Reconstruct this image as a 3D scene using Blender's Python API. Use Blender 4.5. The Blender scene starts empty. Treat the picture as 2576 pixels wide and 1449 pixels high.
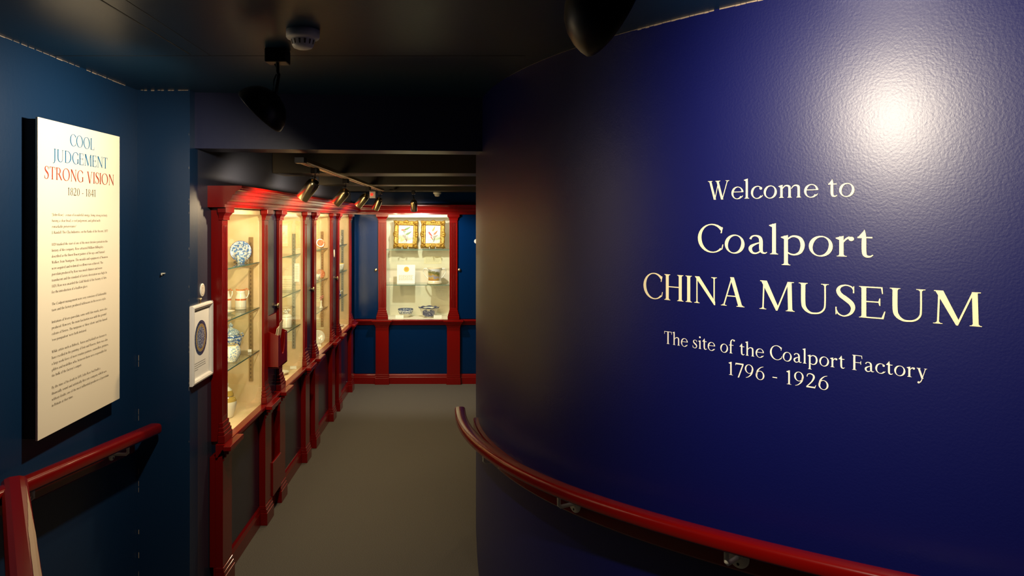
import bpy, bmesh, math, random
from mathutils import Vector, Matrix
random.seed(7)
S = bpy.context.scene
COL = S.collection
# ---------------- camera, world, exposure ----------------
FPX, U0, V0, EYE = 1880.0, 1163.0, 554.0, 1.6          # focal length and vanishing point in pixels of the 2576x1449 frame
cd = bpy.data.cameras.new('camera'); cam = bpy.data.objects.new('camera', cd); COL.objects.link(cam)
cam.location = (0, 0, EYE); cam.rotation_euler = (math.pi/2, 0, 0)
cd.sensor_width = 36; cd.lens = 36*FPX/2576
cd.shift_x = (1288-U0)/2576; cd.shift_y = -(724.5-V0)/2576; cd.clip_start = .02
S.camera = cam
W = bpy.data.worlds.new('world'); S.world = W; W.use_nodes = True
W.node_tree.nodes['Background'].inputs[0].default_value = (.5, .6, 1, 1)
W.node_tree.nodes['Background'].inputs[1].default_value = .004
S.view_settings.view_transform = 'Standard'; S.view_settings.look = 'None'
S.view_settings.exposure = 0.0; S.view_settings.gamma = 1; S.view_settings.use_curve_mapping = False
# ---------------- lights (lamps that show are completed by their fittings further down) ----------------
WARM = (1, .74, .42)
def light(name, kind, loc, power, col=WARM, aim=None, size=.03, angle=None, blend=.6, sy=None):
    d = bpy.data.lights.new(name, kind); d.energy = power; d.color = col
    if kind == 'AREA':
        d.size = size
        if sy: d.shape = 'RECTANGLE'; d.size_y = sy
    else: d.shadow_soft_size = size
    if kind == 'SPOT': d.spot_size = math.radians(angle or 90); d.spot_blend = blend
    o = bpy.data.objects.new(name, d); COL.objects.link(o); o.location = loc
    if aim is not None: o.rotation_euler = Vector(aim).to_track_quat('-Z', 'Y').to_euler()
    return o
P_SCOOP_SIGN, P_SCOOP_WALL, P_TRACK, P_CASE, P_ROOM = 46, 76, 24, 3.4, 8
# ---------------- materials ----------------
def node(nt, t, **k):
    n = nt.nodes.new(t)
    for a, b in k.items(): setattr(n, a, b)
    return n
def mat(name, col, rough=.5, metal=0, spec=.5, coat=0, coat_r=.1, bump=None, mott=None, emit=None):
    """bump = (scale, strength, distance[, (sx,sy,sz)]); mott = (scale, colour2, low, high)"""
    m = bpy.data.materials.new(name); m.use_nodes = True; nt = m.node_tree; b = nt.nodes['Principled BSDF']
    b.inputs['Base Color'].default_value = (*col, 1); b.inputs['Roughness'].default_value = rough
    b.inputs['Metallic'].default_value = metal; b.inputs['Specular IOR Level'].default_value = spec
    b.inputs['Coat Weight'].default_value = coat; b.inputs['Coat Roughness'].default_value = coat_r
    tc = node(nt, 'ShaderNodeTexCoord')
    if mott:
        n = node(nt, 'ShaderNodeTexNoise'); n.inputs['Scale'].default_value = mott[0]; n.inputs['Detail'].default_value = 6
        nt.links.new(tc.outputs['Object'], n.inputs['Vector'])
        r = node(nt, 'ShaderNodeValToRGB'); r.color_ramp.elements[0].position = mott[2]; r.color_ramp.elements[1].position = mott[3]
        r.color_ramp.elements[0].color = (*col, 1); r.color_ramp.elements[1].color = (*mott[1], 1)
        nt.links.new(n.outputs[0], r.inputs[0]); nt.links.new(r.outputs[0], b.inputs['Base Color'])
    if bump:
        n = node(nt, 'ShaderNodeTexNoise'); n.inputs['Scale'].default_value = bump[0]; n.inputs['Detail'].default_value = 4
        mp = node(nt, 'ShaderNodeMapping')
        if len(bump) > 3: mp.inputs['Scale'].default_value = bump[3]
        nt.links.new(tc.outputs['Object'], mp.inputs[0]); nt.links.new(mp.outputs[0], n.inputs['Vector'])
        bp = node(nt, 'ShaderNodeBump'); bp.inputs['Strength'].default_value = bump[1]; bp.inputs['Distance'].default_value = bump[2]
        nt.links.new(n.outputs[0], bp.inputs['Height']); nt.links.new(bp.outputs[0], b.inputs['Normal'])
        if coat: nt.links.new(bp.outputs[0], b.inputs['Coat Normal'])
    if emit:
        b.inputs['Emission Color'].default_value = (*emit[0], 1); b.inputs['Emission Strength'].default_value = emit[1]
    return m
def glass(name, tint=(.97, .99, .97), ior=1.45):
    m = bpy.data.materials.new(name); m.use_nodes = True; nt = m.node_tree; nt.nodes.clear()
    t = node(nt, 'ShaderNodeBsdfTransparent'); t.inputs[0].default_value = (*tint, 1)
    g = node(nt, 'ShaderNodeBsdfGlossy'); g.inputs['Roughness'].default_value = .02
    fr = node(nt, 'ShaderNodeFresnel'); fr.inputs[0].default_value = ior
    ge = node(nt, 'ShaderNodeNewGeometry'); iv = node(nt, 'ShaderNodeMath', operation='SUBTRACT'); iv.inputs[0].default_value = 1; nt.links.new(ge.outputs['Backfacing'], iv.inputs[1])
    mu = node(nt, 'ShaderNodeMath', operation='MULTIPLY'); nt.links.new(fr.outputs[0], mu.inputs[0]); nt.links.new(iv.outputs[0], mu.inputs[1])   # the outer face reflects, the inner face only transmits
    mx = node(nt, 'ShaderNodeMixShader'); o = node(nt, 'ShaderNodeOutputMaterial')
    nt.links.new(mu.outputs[0], mx.inputs[0]); nt.links.new(t.outputs[0], mx.inputs[1]); nt.links.new(g.outputs[0], mx.inputs[2]); nt.links.new(mx.outputs[0], o.inputs[0])
    return m
def china(name, base=(.8, .8, .78), ink=(.05, .1, .4), scale=40, cut=.5, band=None, soft=.04):
    """glazed white ware with a printed pattern; band = list of (z0, z1, colour) in object space"""
    m = mat(name, base, .12, coat=.5); nt = m.node_tree; b = nt.nodes['Principled BSDF']
    tc = node(nt, 'ShaderNodeTexCoord'); n = node(nt, 'ShaderNodeTexNoise'); n.inputs['Scale'].default_value = scale; n.inputs['Detail'].default_value = 5
    nt.links.new(tc.outputs['Object'], n.inputs['Vector'])
    r = node(nt, 'ShaderNodeValToRGB'); e = r.color_ramp.elements
    e[0].position = cut-soft; e[1].position = cut+soft; e[0].color = (*base, 1); e[1].color = (*ink, 1)
    nt.links.new(n.outputs[0], r.inputs[0]); out = r.outputs[0]
    sx = node(nt, 'ShaderNodeSeparateXYZ'); nt.links.new(tc.outputs['Object'], sx.inputs[0])
    for z0, z1, c in band or []:
        a = node(nt, 'ShaderNodeMath', operation='GREATER_THAN'); a.inputs[1].default_value = z0; nt.links.new(sx.outputs[2], a.inputs[0])
        d = node(nt, 'ShaderNodeMath', operation='LESS_THAN'); d.inputs[1].default_value = z1; nt.links.new(sx.outputs[2], d.inputs[0])
        k = node(nt, 'ShaderNodeMath', operation='MULTIPLY'); nt.links.new(a.outputs[0], k.inputs[0]); nt.links.new(d.outputs[0], k.inputs[1])
        mx = node(nt, 'ShaderNodeMix', data_type='RGBA'); nt.links.new(k.outputs[0], mx.inputs[0]); nt.links.new(out, mx.inputs[6]); mx.inputs[7].default_value = (*c, 1)
        out = mx.outputs[2]
    nt.links.new(out, b.inputs['Base Color'])
    return m
M = {}
M['navy'] = mat('navy_gloss_paint', (.001, .0028, .075), .39, coat=.0, spec=.52, bump=(190, .15, .002))
M['teal'] = mat('dark_blue_left_walls', (.004, .022, .062), .38, spec=.4, bump=(60, .12, .003))  # left walls take a greener base tone than the curved wall
M['grey_blue'] = mat('grey_blue_paint', (.03, .036, .062), .35, spec=.5, bump=(60, .12, .003))
M['bulkhead'] = mat('bulkhead_paint', (.012, .016, .05), .4, spec=.3, bump=(60, .1, .003))
M['ceil'] = mat('dark_ceiling_paint', (.006, .026, .055), .35, spec=.28, bump=(90, .1, .002))
M['joist'] = mat('dark_joist_paint', (.03, .024, .017), .45, spec=.4)
M['red'] = mat('red_gloss_paint', (.15, .0016, .001), .24, spec=.3, coat=.18, coat_r=.06, bump=(45, .04, .003))
M['endblue'] = mat('cupboard_blue_paint', (.0003, .015, .07), .18, spec=.18, bump=(50, .1, .003))
M['sideblue'] = mat('cupboard_dark_blue_paint', (.008, .011, .035), .22, spec=.5, bump=(50, .08, .003))
M['carpet'] = mat('grey_carpet', (.07, .065, .057), .95, spec=.1, bump=(700, .5, .004), mott=(330, (.13, .121, .106), .35, .65))
M['cream'] = mat('cream_lining_fabric', (.78, .6, .41), .85, spec=.15, bump=(400, .2, .001), mott=(9, (.66, .52, .31), .4, .7))
M['creamlite'] = mat('pale_lining_fabric', (.8, .75, .64), .85, spec=.15, bump=(400, .2, .001), mott=(9, (.76, .7, .58), .4, .7))
M['glass'] = glass('window_glass'); M['shelf'] = glass('shelf_glass', (.9, .96, .92), 1.35)
M['edge'] = mat('glass_edge', (.1, .2, .17), .2, spec=.5)
M['brass'] = mat('polished_brass', (.85, .66, .38), .3, metal=1)
M['goldmetal'] = mat('gold_lamp_metal', (.8, .66, .38), .24, metal=1)
M['gold'] = mat('gilt', (.36, .2, .025), .38, metal=.5, bump=(120, .5, .003), mott=(60, (.2, .1, .01), .45, .6))
M['upright'] = mat('slotted_metal', (.32, .24, .13), .4, metal=.7)
M['uprightgrey'] = mat('slotted_grey_metal', (.25, .25, .2), .4, metal=.7)
M['slot'] = mat('dark_slot', (.12, .09, .05), .8)
M['grey'] = mat('grey_enamel', (.7, .67, .55), .3, spec=.5)
M['black'] = mat('black_metal', (.006, .004, .004), .35, spec=.4)
M['matteblack'] = mat('matte_black', (.006, .006, .006), .7)
M['white'] = mat('white_plastic', (.75, .72, .66), .4)
M['detector'] = mat('off_white_plastic', (.88, .85, .78), .4)
M['paper'] = mat('white_paper', (.85, .84, .8), .8)
M['creampaper'] = mat('cream_paper', (.82, .74, .54), .8)
M['tan'] = mat('tan_paper', (.5, .36, .24), .8)
M['ink'] = mat('grey_ink', (.25, .2, .15), .8)
M['panelcream'] = mat('cream_panel', (.86, .75, .55), .45, spec=.25)
M['txtblue'] = mat('blue_print', (.0, .12, .3), .6); M['txtred'] = mat('red_print', (.36, .035, .014), .6)
M['txtbrown'] = mat('brown_print', (.09, .055, .03), .6); M['letter'] = mat('cream_vinyl', (.85, .74, .47), .5, spec=.2)
M['letterpale'] = mat('pale_vinyl', (.85, .8, .7), .5, spec=.2)
M['chip'] = mat('bare_plaster_chip', (.34, .26, .19), .9); M['bare'] = mat('bare_wood', (.38, .24, .13), .7, bump=(80, .3, .002))
M['led'] = mat('red_lamp', (.5, .02, .01), .3, emit=((1, .05, .02), 1.2)); M['bulb'] = mat('lamp_bulb', (1, .9, .7), .3, emit=((1, .8, .5), 20))
M['reflector'] = mat('white_reflector', (.7, .68, .6), .5)
M['silver'] = mat('grey_print', (.3, .3, .3), .6)
# ---------------- mesh helpers ----------------
class MB:
    def __init__(s): s.v, s.f, s.m, s.sm = [], [], [], []
    def poly(s, pts, mi=0, smooth=False):
        b = len(s.v); s.v += [tuple(p) for p in pts]; s.f.append(list(range(b, b+len(pts)))); s.m.append(mi); s.sm.append(smooth)
    def box(s, x0, x1, y0, y1, z0, z1, mi=0):
        b = len(s.v); s.v += [(x, y, z) for z in (z0, z1) for y in (y0, y1) for x in (x0, x1)]
        for f in ((0, 2, 3, 1), (4, 5, 7, 6), (0, 1, 5, 4), (2, 6, 7, 3), (0, 4, 6, 2), (1, 3, 7, 5)):
            s.f.append([b+i for i in f]); s.m.append(mi); s.sm.append(False)
    def grid(s, rows, mi=0, smooth=True, cu=False, cv=False):
        """rows of points -> quads; cu closes each row, cv closes the stack"""
        b = len(s.v); n = len(rows[0])
        for r in rows: s.v += [tuple(p) for p in r]
        R = len(rows)
        for i in range(R if cv else R-1):
            for j in range(n if cu else n-1):
                a, c = i % R, (i+1) % R; k = (j+1) % n
                s.f.append([b+a*n+j, b+a*n+k, b+c*n+k, b+c*n+j]); s.m.append(mi); s.sm.append(smooth)
    def lathe(s, prof, seg=28, mi=0, mat4=None, a0=0, a1=360, smooth=True, sx=1, sy=1):
        full = a1-a0 >= 360; n = seg if full else seg+1
        rows = []
        for r, z in prof:
            row = []
            for j in range(n):
                a = math.radians(a0+(a1-a0)*j/seg); p = Vector((r*sx*math.cos(a), r*sy*math.sin(a), z)); row.append(mat4 @ p if mat4 else p)
            rows.append(row)
        s.grid(rows, mi, smooth, cu=full)
    def tube(s, pts, r, seg=8, mi=0, caps=True, ry=None):
        pts = [Vector(p) for p in pts]; rows = []; up = Vector((0, 0, 1))
        for i, p in enumerate(pts):
            t = (pts[min(i+1, len(pts)-1)]-pts[max(i-1, 0)]).normalized()
            a = t.cross(up) if abs(t.dot(up)) < .95 else t.cross(Vector((0, 1, 0)))
            a.normalize(); b = a.cross(t)
            rr = r[i] if isinstance(r, (list, tuple)) else r
            rows.append([p+a*rr*math.cos(2*math.pi*j/seg)+b*(ry or rr)*math.sin(2*math.pi*j/seg) for j in range(seg)])
        s.grid(rows, mi, True, cu=True)
        if caps: s.poly(rows[0], mi); s.poly(rows[-1][::-1], mi)
    def extr(s, prof, f, n_path, mi=0, smooth=False, caps=True):
        """sweep a closed profile: f(i, p, z) -> point for path station i"""
        rows = [[f(i, p, z) for p, z in prof] for i in range(n_path)]
        s.grid(rows, mi, smooth, cu=True)
        if caps: s.poly(rows[0][::-1], mi); s.poly(rows[-1], mi)
    def build(s, name, mats, parent=None, bev=0, loc=None, rot=None, fix=True):
        me = bpy.data.meshes.new(name); me.from_pydata(s.v, [], s.f)
        for m in (mats if isinstance(mats, (list, tuple)) else [mats]): me.materials.append(M[m] if isinstance(m, str) else m)
        me.polygons.foreach_set('material_index', s.m); me.polygons.foreach_set('use_smooth', s.sm)
        if fix:
            bm = bmesh.new(); bm.from_mesh(me); bmesh.ops.recalc_face_normals(bm, faces=bm.faces); bm.to_mesh(me); bm.free()
        me.update()
        o = bpy.data.objects.new(name, me); COL.objects.link(o)
        if parent: o.parent = parent
        if loc: o.location = loc
        if rot: o.rotation_euler = rot
        if bev:
            b = o.modifiers.new('edge', 'BEVEL'); b.width = bev; b.segments = 2; b.limit_method = 'ANGLE'; b.angle_limit = math.radians(50)
        return o
def tag(o, label, cat, group=None, kind=None):
    o['label'] = label; o['category'] = cat
    if group: o['group'] = group
    if kind: o['kind'] = kind
    return o
def struct(o, label=None):
    o['kind'] = 'structure'
    if label: o['label'] = label
    return o
def thing(name, label, cat, loc=(0, 0, 0), rz=0, group=None):
    o = bpy.data.objects.new(name, None); COL.objects.link(o); o.location = loc; o.rotation_euler = (0, 0, rz); o.empty_display_size = .05
    return tag(o, label, cat, group)
def copy_tree(o, parent=None):
    c = o.copy(); COL.objects.link(c)
    if parent: c.parent = parent
    for ch in o.children:
        if ch.type != 'LIGHT': copy_tree(ch, c)
    return c
def at(u, v, Y): return Vector(((u-U0)/FPX*Y, Y, EYE+(V0-v)/FPX*Y))
def orient(axis, roll=0):
    """matrix turning local -Z to the given axis"""
    return Vector(axis).to_track_quat('-Z', 'Y').to_matrix().to_4x4() @ Matrix.Rotation(roll, 4, 'Z')
# ---------- hand-drawn serif alphabet (outlines only; em = 1000, cap height 660) ----------
def _rib(pts, n=5):
    """ribbon of varying width along a smooth path -> list of quads"""
    c = []
    m = len(pts)
    for i in range(m-1):
        p0, p1, p2, p3 = pts[max(i-1, 0)], pts[i], pts[i+1], pts[min(i+2, m-1)]
        for k in range(n):
            t = k/n
            c.append(tuple(.5*((2*p1[j])+(-p0[j]+p2[j])*t+(2*p0[j]-5*p1[j]+4*p2[j]-p3[j])*t*t+(-p0[j]+3*p1[j]-3*p2[j]+p3[j])*t**3) for j in range(3)))
    c.append(pts[-1])
    L = []
    for i, (x, y, w) in enumerate(c):
        a, b = c[max(i-1, 0)], c[min(i+1, len(c)-1)]
        dx, dy = b[0]-a[0], b[1]-a[1]
        d = math.hypot(dx, dy) or 1
        L.append((x-dy/d*w/2, y+dx/d*w/2, x+dy/d*w/2, y-dx/d*w/2))
    return [[(p[0], p[1]), (p[2], p[3]), (q[2], q[3]), (q[0], q[1])] for p, q in zip(L, L[1:])]
def _arc(cx, cy, rx, ry, a0, a1, thick, thin, tilt=0, n=None):
    """elliptical stroke, thick at the sides and thin at top and bottom; rx, ry outer radii"""
    n = n or max(6, int(abs(a1-a0)/12))
    P = []
    for i in range(n+1):
        a = math.radians(a0+(a1-a0)*i/n)
        w = thin+(thick-thin)*abs(math.cos(a-math.radians(tilt)))**1.6
        ox, oy = cx+rx*math.cos(a), cy+ry*math.sin(a)
        nx, ny = math.cos(a)/rx, math.sin(a)/ry
        d = math.hypot(nx, ny)
        P.append((ox, oy, ox-nx/d*w, oy-ny/d*w))
    return [[(p[0], p[1]), (q[0], q[1]), (q[2], q[3]), (p[2], p[3])] for p, q in zip(P, P[1:])]
def _ln(x0, y0, x1, y1, w):
    """slanted stroke with horizontal ends; w measured horizontally"""
    return [[(x0-w/2, y0), (x0+w/2, y0), (x1+w/2, y1), (x1-w/2, y1)]]
def _bar(x0, x1, y, h=26):
    return [[(x0, y-h/2), (x1, y-h/2), (x1, y+h/2), (x0, y+h/2)]]
def _sf(x, y, w, l, r, up=1, h=18, k=26):
    """bracketed serif on a stem of width w centred on x; up=1 foot, -1 head"""
    a, b = x-w/2, x+w/2
    q = [[(a-l, y), (b+r, y), (b+r, y+up*h*.7), (b, y+up*h), (a, y+up*h), (a-l, y+up*h*.7)]]
    if l > 0: q.append([(a-l*.45, y+up*h*.8), (a, y+up*h*.8), (a, y+up*(h+k))])
    if r > 0: q.append([(b, y+up*h*.8), (b+r*.45, y+up*h*.8), (b, y+up*(h+k))])
    return q
def _st(x, y0, y1, w=80, b=(42, 42), t=(42, 42)):
    q = [[(x-w/2, y0), (x+w/2, y0), (x+w/2, y1), (x-w/2, y1)]]
    if b: q += _sf(x, y0, w, b[0], b[1], 1)
    if t: q += _sf(x, y1, w, t[0], t[1], -1)
    return q
def _fl(x, y, w=72):
    """flag serif at the head of a lower-case stem"""
    return [[(x-w/2, y-75), (x+w/2, y-75), (x+w/2, y+14), (x-w/2-58, y-28), (x-w/2-58, y-42)]]
X = 420
G = {}
G[' '] = (250, [])
G['I'] = (190, _st(95, 0, 660))
G['H'] = (600, _st(125, 0, 660)+_st(475, 0, 660)+_bar(125, 475, 345))
G['C'] = (600, _arc(355, 330, 320, 345, 42, 312, 84, 24, 8)+[[(540, 455), (566, 455), (588, 590), (566, 600)]]+_rib([(568, 75, 22), (590, 190, 20)]))
G['G'] = (650, G['C'][1][:-1]+_st(565, 40, 290, 78, None, (52, 30)))
G['O'] = (710, _arc(355, 330, 325, 345, 0, 360, 84, 24, 8))
G['A'] = (620, _ln(120, 0, 312, 690, 30)+_ln(500, 0, 312, 690, 88)+_bar(190, 430, 240, 24)+_sf(120, 0, 30, 50, 55)+_sf(500, 0, 88, 45, 48))
G['V'] = (620, _ln(125, 660, 318, -14, 88)+_ln(500, 660, 318, -14, 30)+_sf(125, 660, 88, 45, 45, -1)+_sf(500, 660, 30, 50, 50, -1))
G['W'] = (840, _ln(115, 660, 285, -14, 78)+_ln(420, 660, 285, -14, 26)+_ln(375, 660, 545, -14, 78)+_ln(730, 660, 545, -14, 28)+_sf(115, 660, 78, 45, 40, -1)+_sf(390, 660, 90, 40, 45, -1)+_sf(730, 660, 28, 50, 50, -1))
G['M'] = (800, _ln(118, 0, 140, 660, 30)+[[(75, 660), (200, 660), (428, 95), (390, -10)]]+_ln(402, -8, 640, 660, 32)+_ln(675, 0, 660, 660, 84)+_sf(118, 0, 30, 58, 55)+_sf(675, 0, 84, 46, 46)+[[(60, 642), (140, 642), (140, 660), (60, 660)], [(640, 660), (748, 660), (748, 645), (700, 640), (640, 640)]])
G['N'] = (640, _st(115, 0, 660, 30, (55, 52), None)+[[(60, 660), (175, 660), (560, 70), (560, -14), (535, -14)]]+[[(520, 30), (550, -14), (550, 660), (520, 660)]]+_sf(535, 660, 30, 55, 52, -1))
G['U'] = (680, _rib([(130, 660, 82), (130, 230, 82), (165, 95, 72), (250, 18, 46), (340, 4, 34), (445, 28, 34), (520, 110, 32), (540, 240, 30), (540, 660, 30)])+_sf(130, 660, 82, 46, 44, -1)+_sf(540, 660, 30, 58, 55, -1))
G['S'] = (440, _rib([(372, 560, 18), (335, 630, 26), (235, 661, 26), (140, 625, 48), (100, 545, 72), (140, 450, 88), (235, 370, 96), (330, 280, 92), (362, 175, 74), (315, 60, 48), (205, 0, 26), (105, 40, 28), (66, 125, 18)])+[[(360, 500), (384, 500), (384, 650), (365, 640)], [(52, 20), (72, 30), (72, 185), (48, 185)]])
G['E'] = (500, _st(110, 0, 660, 82, (42, 20), (42, 20))+_bar(110, 420, 647)+_bar(110, 380, 345, 24)+_bar(110, 440, 13)+[[(395, 660), (424, 660), (432, 520), (416, 520)], [(372, 270), (388, 270), (388, 425), (372, 425), (352, 345)], [(400, 0), (442, 0), (472, 160), (454, 160)]])
G['F'] = (470, _st(110, 0, 660, 82, (42, 50), (42, 20))+_bar(110, 410, 647)+_bar(110, 370, 340, 24)+[[(385, 660), (414, 660), (422, 520), (406, 520)], [(362, 265), (378, 265), (378, 420), (362, 420), (342, 340)]])
G['L'] = (470, _st(110, 0, 660, 82, (42, 20), (42, 46))+_bar(110, 420, 13)+[[(380, 0), (422, 0), (450, 160), (432, 160)]])
G['T'] = (540, _st(270, 0, 660, 82, (48, 48), None)+_bar(40, 500, 647)+[[(40, 660), (75, 660), (52, 515), (34, 515)], [(465, 660), (500, 660), (506, 515), (488, 515)]])
G['D'] = (690, _st(120, 0, 660, 82, (42, 20), (42, 20))+_arc(270, 330, 360, 330, -90, 90, 86, 24)+_bar(120, 272, 648, 24)+_bar(120, 272, 12, 24))
G['B'] = (540, _st(115, 0, 660, 82, (42, 20), (42, 20))+_arc(245, 500, 195, 160, -90, 90, 78, 22)+_arc(265, 180, 225, 180, -90, 90, 84, 24)+_bar(115, 247, 649, 22)+_bar(115, 267, 349, 22)+_bar(115, 267, 12, 24))
G['R'] = (590, _st(115, 0, 660, 82, (42, 44), (42, 20))+_arc(240, 490, 205, 170, -90, 90, 80, 22)+_bar(115, 242, 649, 22)+_bar(115, 260, 331, 22)+[[(240, 330), (335, 340), (560, 20), (575, 0), (480, 0)]])
G['P'] = (530, G['R'][1][:-1])
G['J'] = (300, _rib([(165, 660, 80), (165, 120, 80), (140, -30, 56), (70, -95, 36), (10, -85, 40)])+_sf(165, 660, 80, 44, 44, -1))
G['K'] = (620, _st(115, 0, 660, 82)+_ln(160, 310, 500, 650, 34)+[[(210, 400), (290, 430), (600, 0), (480, 0)]]+_bar(430, 570, 650, 18))
G['o'] = (470, _arc(235, 205, 205, 222, 0, 360, 72, 22, -16))
G['e'] = (430, _arc(232, 205, 205, 222, 12, 318, 72, 22, -14)+_bar(70, 428, 240, 24)+[[(428, 228), (434, 252), (405, 300), (385, 240)]]+_rib([(375, 55, 30), (415, 110, 16)]))
G['c'] = (410, _arc(232, 205, 205, 222, 52, 318, 72, 22, -14)+_arc(345, 340, 46, 48, 0, 360, 46, 46, 0, 10)+_rib([(375, 55, 30), (405, 105, 16)]))
G['a'] = (430, _rib([(85, 330, 44), (120, 390, 34), (190, 410, 30), (268, 375, 58), (295, 285, 70), (295, 110, 70), (320, 35, 46), (375, 20, 28), (410, 45, 12)])+_rib([(300, 262, 22), (200, 225, 34), (105, 165, 62), (85, 100, 68), (120, 30, 50), (185, 8, 34), (260, 40, 30), (300, 90, 30)]))
G['l'] = (225, _st(115, 0, 680, 72, (40, 40), None)+_fl(115, 680))
G['i'] = (225, _st(115, 0, X, 72, (40, 40), None)+_fl(115, X)+_arc(112, 590, 48, 48, 0, 360, 48, 48, 0, 12))
G['h'] = (500, _st(112, 0, 680, 72, (40, 36), None)+_fl(112, 680)+_rib([(140, 300, 22), (215, 385, 34), (300, 405, 44), (372, 365, 70), (385, 270, 72), (385, 0, 72)])+_sf(385, 0, 72, 36, 38))
G['n'] = (500, _st(112, 0, X, 72, (40, 36), None)+_fl(112, X)+_rib([(140, 300, 22), (215, 385, 34), (300, 405, 44), (372, 365, 70), (385, 270, 72), (385, 0, 72)])+_sf(385, 0, 72, 36, 38))
G['m'] = (760, _st(112, 0, X, 72, (40, 30), None)+_fl(112, X)+sum([_rib([(140+d, 300, 22), (205+d, 385, 34), (280+d, 405, 44), (345+d, 365, 70), (357+d, 270, 72), (357+d, 0, 72)])+_sf(357+d, 0, 72, 30, 32) for d in (0, 270)], []))
G['p'] = (490, _st(112, -230, X, 72, (44, 44), None)+_fl(112, X)+_rib([(130, 330, 22), (200, 395, 34), (275, 410, 40), (370, 360, 62), (412, 225, 76), (375, 75, 62), (285, 10, 36), (200, 15, 30), (130, 60, 26)]))
G['b'] = (490, [[(76, 0), (148, 40), (148, 680), (76, 680)]]+_fl(112, 680)+G['p'][1][-(5*8):])
G['d'] = (490, _st(370, 0, 680, 72, (0, 44), None)+_fl(370, 680)+_rib([(355, 345, 22), (290, 398, 34), (215, 405, 40), (115, 350, 62), (78, 205, 76), (112, 70, 62), (190, 8, 36), (275, 15, 30), (350, 70, 26)]))
G['q'] = (490, _st(370, -230, X, 72, (44, 44), None)+G['d'][1][-(5*8):])
G['r'] = (340, _st(112, 0, X, 72, (40, 50), None)+_fl(112, X)+_rib([(135, 290, 22), (190, 370, 34), (250, 402, 50)])+_arc(272, 372, 46, 46, 0, 360, 46, 46, 0, 10))
G['t'] = (300, _rib([(140, 560, 10), (135, 420, 66), (135, 120, 72), (160, 30, 56), (225, 14, 34), (275, 50, 16)])+_bar(30, 265, 405, 28)+[[(30, 400), (105, 400), (150, 560), (130, 540)]])
G['u'] = (500, _rib([(112, X, 72), (112, 140, 72), (140, 40, 56), (215, 10, 38), (300, 40, 28), (365, 105, 22)])+_fl(112, X)+_st(385, 0, X, 72, (0, 44), None)+_fl(385, X))
G['f'] = (290, _st(115, 0, 480, 72, (40, 50), None)+_rib([(115, 470, 72), (130, 600, 60), (200, 680, 36), (265, 672, 28)])+_arc(285, 645, 42, 42, 0, 360, 42, 42, 0, 10)+_bar(25, 250, 405, 28))
G['s'] = (340, _rib([(275, 345, 16), (240, 398, 24), (170, 412, 24), (100, 378, 44), (88, 310, 60), (150, 242, 70), (235, 180, 70), (268, 105, 56), (225, 25, 36), (155, 2, 24), (80, 30, 24), (48, 95, 16)])+[[(262, 310), (282, 310), (282, 405), (268, 400)], [(40, 10), (55, 20), (55, 135), (36, 135)]])
G['v'] = (450, _ln(105, X, 232, -10, 76)+_ln(345, X, 232, -10, 26)+_sf(105, X, 76, 34, 34, -1)+_sf(345, X, 26, 40, 42, -1))
G['w'] = (650, _ln(100, X, 215, -10, 72)+_ln(315, X, 215, -10, 24)+_ln(300, X, 420, -10, 72)+_ln(540, X, 420, -10, 24)+_sf(100, X, 72, 32, 32, -1)+_sf(540, X, 24, 40, 42, -1))
G['y'] = (450, _ln(105, X, 240, -10, 76)+_rib([(350, X, 26), (250, 60, 28), (190, -120, 34), (120, -190, 44)])+_arc(105, -180, 44, 44, 0, 360, 44, 44, 0, 10)+_sf(105, X, 76, 34, 34, -1)+_sf(350, X, 26, 40, 42, -1))
G['g'] = (450, _arc(205, 270, 165, 150, 0, 360, 62, 22)+_rib([(300, 370, 20), (350, 405, 26), (410, 400, 30)])+_rib([(130, 140, 26), (90, 80, 36), (140, 35, 56), (280, 20, 60), (370, -50, 60), (350, -160, 44), (220, -220, 26), (90, -180, 34), (60, -100, 38), (120, -10, 26)]))
G['k'] = (480, _st(112, 0, 680, 72)+_fl(112, 680)+_ln(160, 200, 360, X, 30)+[[(190, 260), (250, 290), (460, 0), (365, 0)]])
G['x'] = (450, _ln(105, X, 350, 0, 76)+_ln(345, X, 105, 0, 26))
G['z'] = (420, _bar(50, 370, 407)+_bar(50, 380, 13)+_ln(90, 13, 330, 407, 60))
G['j'] = (225, _rib([(115, X, 72), (115, 0, 72), (85, -170, 44), (20, -215, 34)])+_fl(115, X)+_arc(112, 590, 48, 48, 0, 360, 48, 48, 0, 12))
G['\u00e8'] = (430, G['e'][1]+_ln(240, 490, 160, 620, 46))
G['0'] = (480, _arc(240, 330, 195, 342, 0, 360, 70, 22))
G['1'] = (360, _st(190, 0, 660, 70, (62, 62), None)+[[(155, 560), (225, 600), (225, 672), (205, 672), (80, 610), (80, 590)]])
G['2'] = (480, _rib([(80, 500, 30), (110, 610, 34), (210, 655, 40), (330, 600, 66), (350, 480, 74), (280, 310, 56), (170, 160, 42), (60, 30, 40)])+[[(50, 0), (400, 0), (440, 150), (420, 150), (385, 66), (75, 66)]])
G['4'] = (480, _st(330, 0, 660, 70, (44, 44), None)+_bar(30, 450, 190, 46)+_ln(60, 200, 320, 660, 34))
G['6'] = (480, _arc(245, 215, 195, 225, 0, 360, 68, 24)+_rib([(395, 655, 16), (270, 600, 36), (140, 440, 62), (88, 215, 74)]))
G['7'] = (440, [[(40, 580), (80, 590), (420, 590), (420, 660), (60, 660)]]+_ln(180, -60, 392, 600, 60)+[[(40, 540), (60, 540), (70, 660), (50, 660)]])
G['8'] = (480, _arc(240, 500, 150, 160, 0, 360, 58, 24)+_arc(240, 180, 185, 192, 0, 360, 66, 24))
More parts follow.
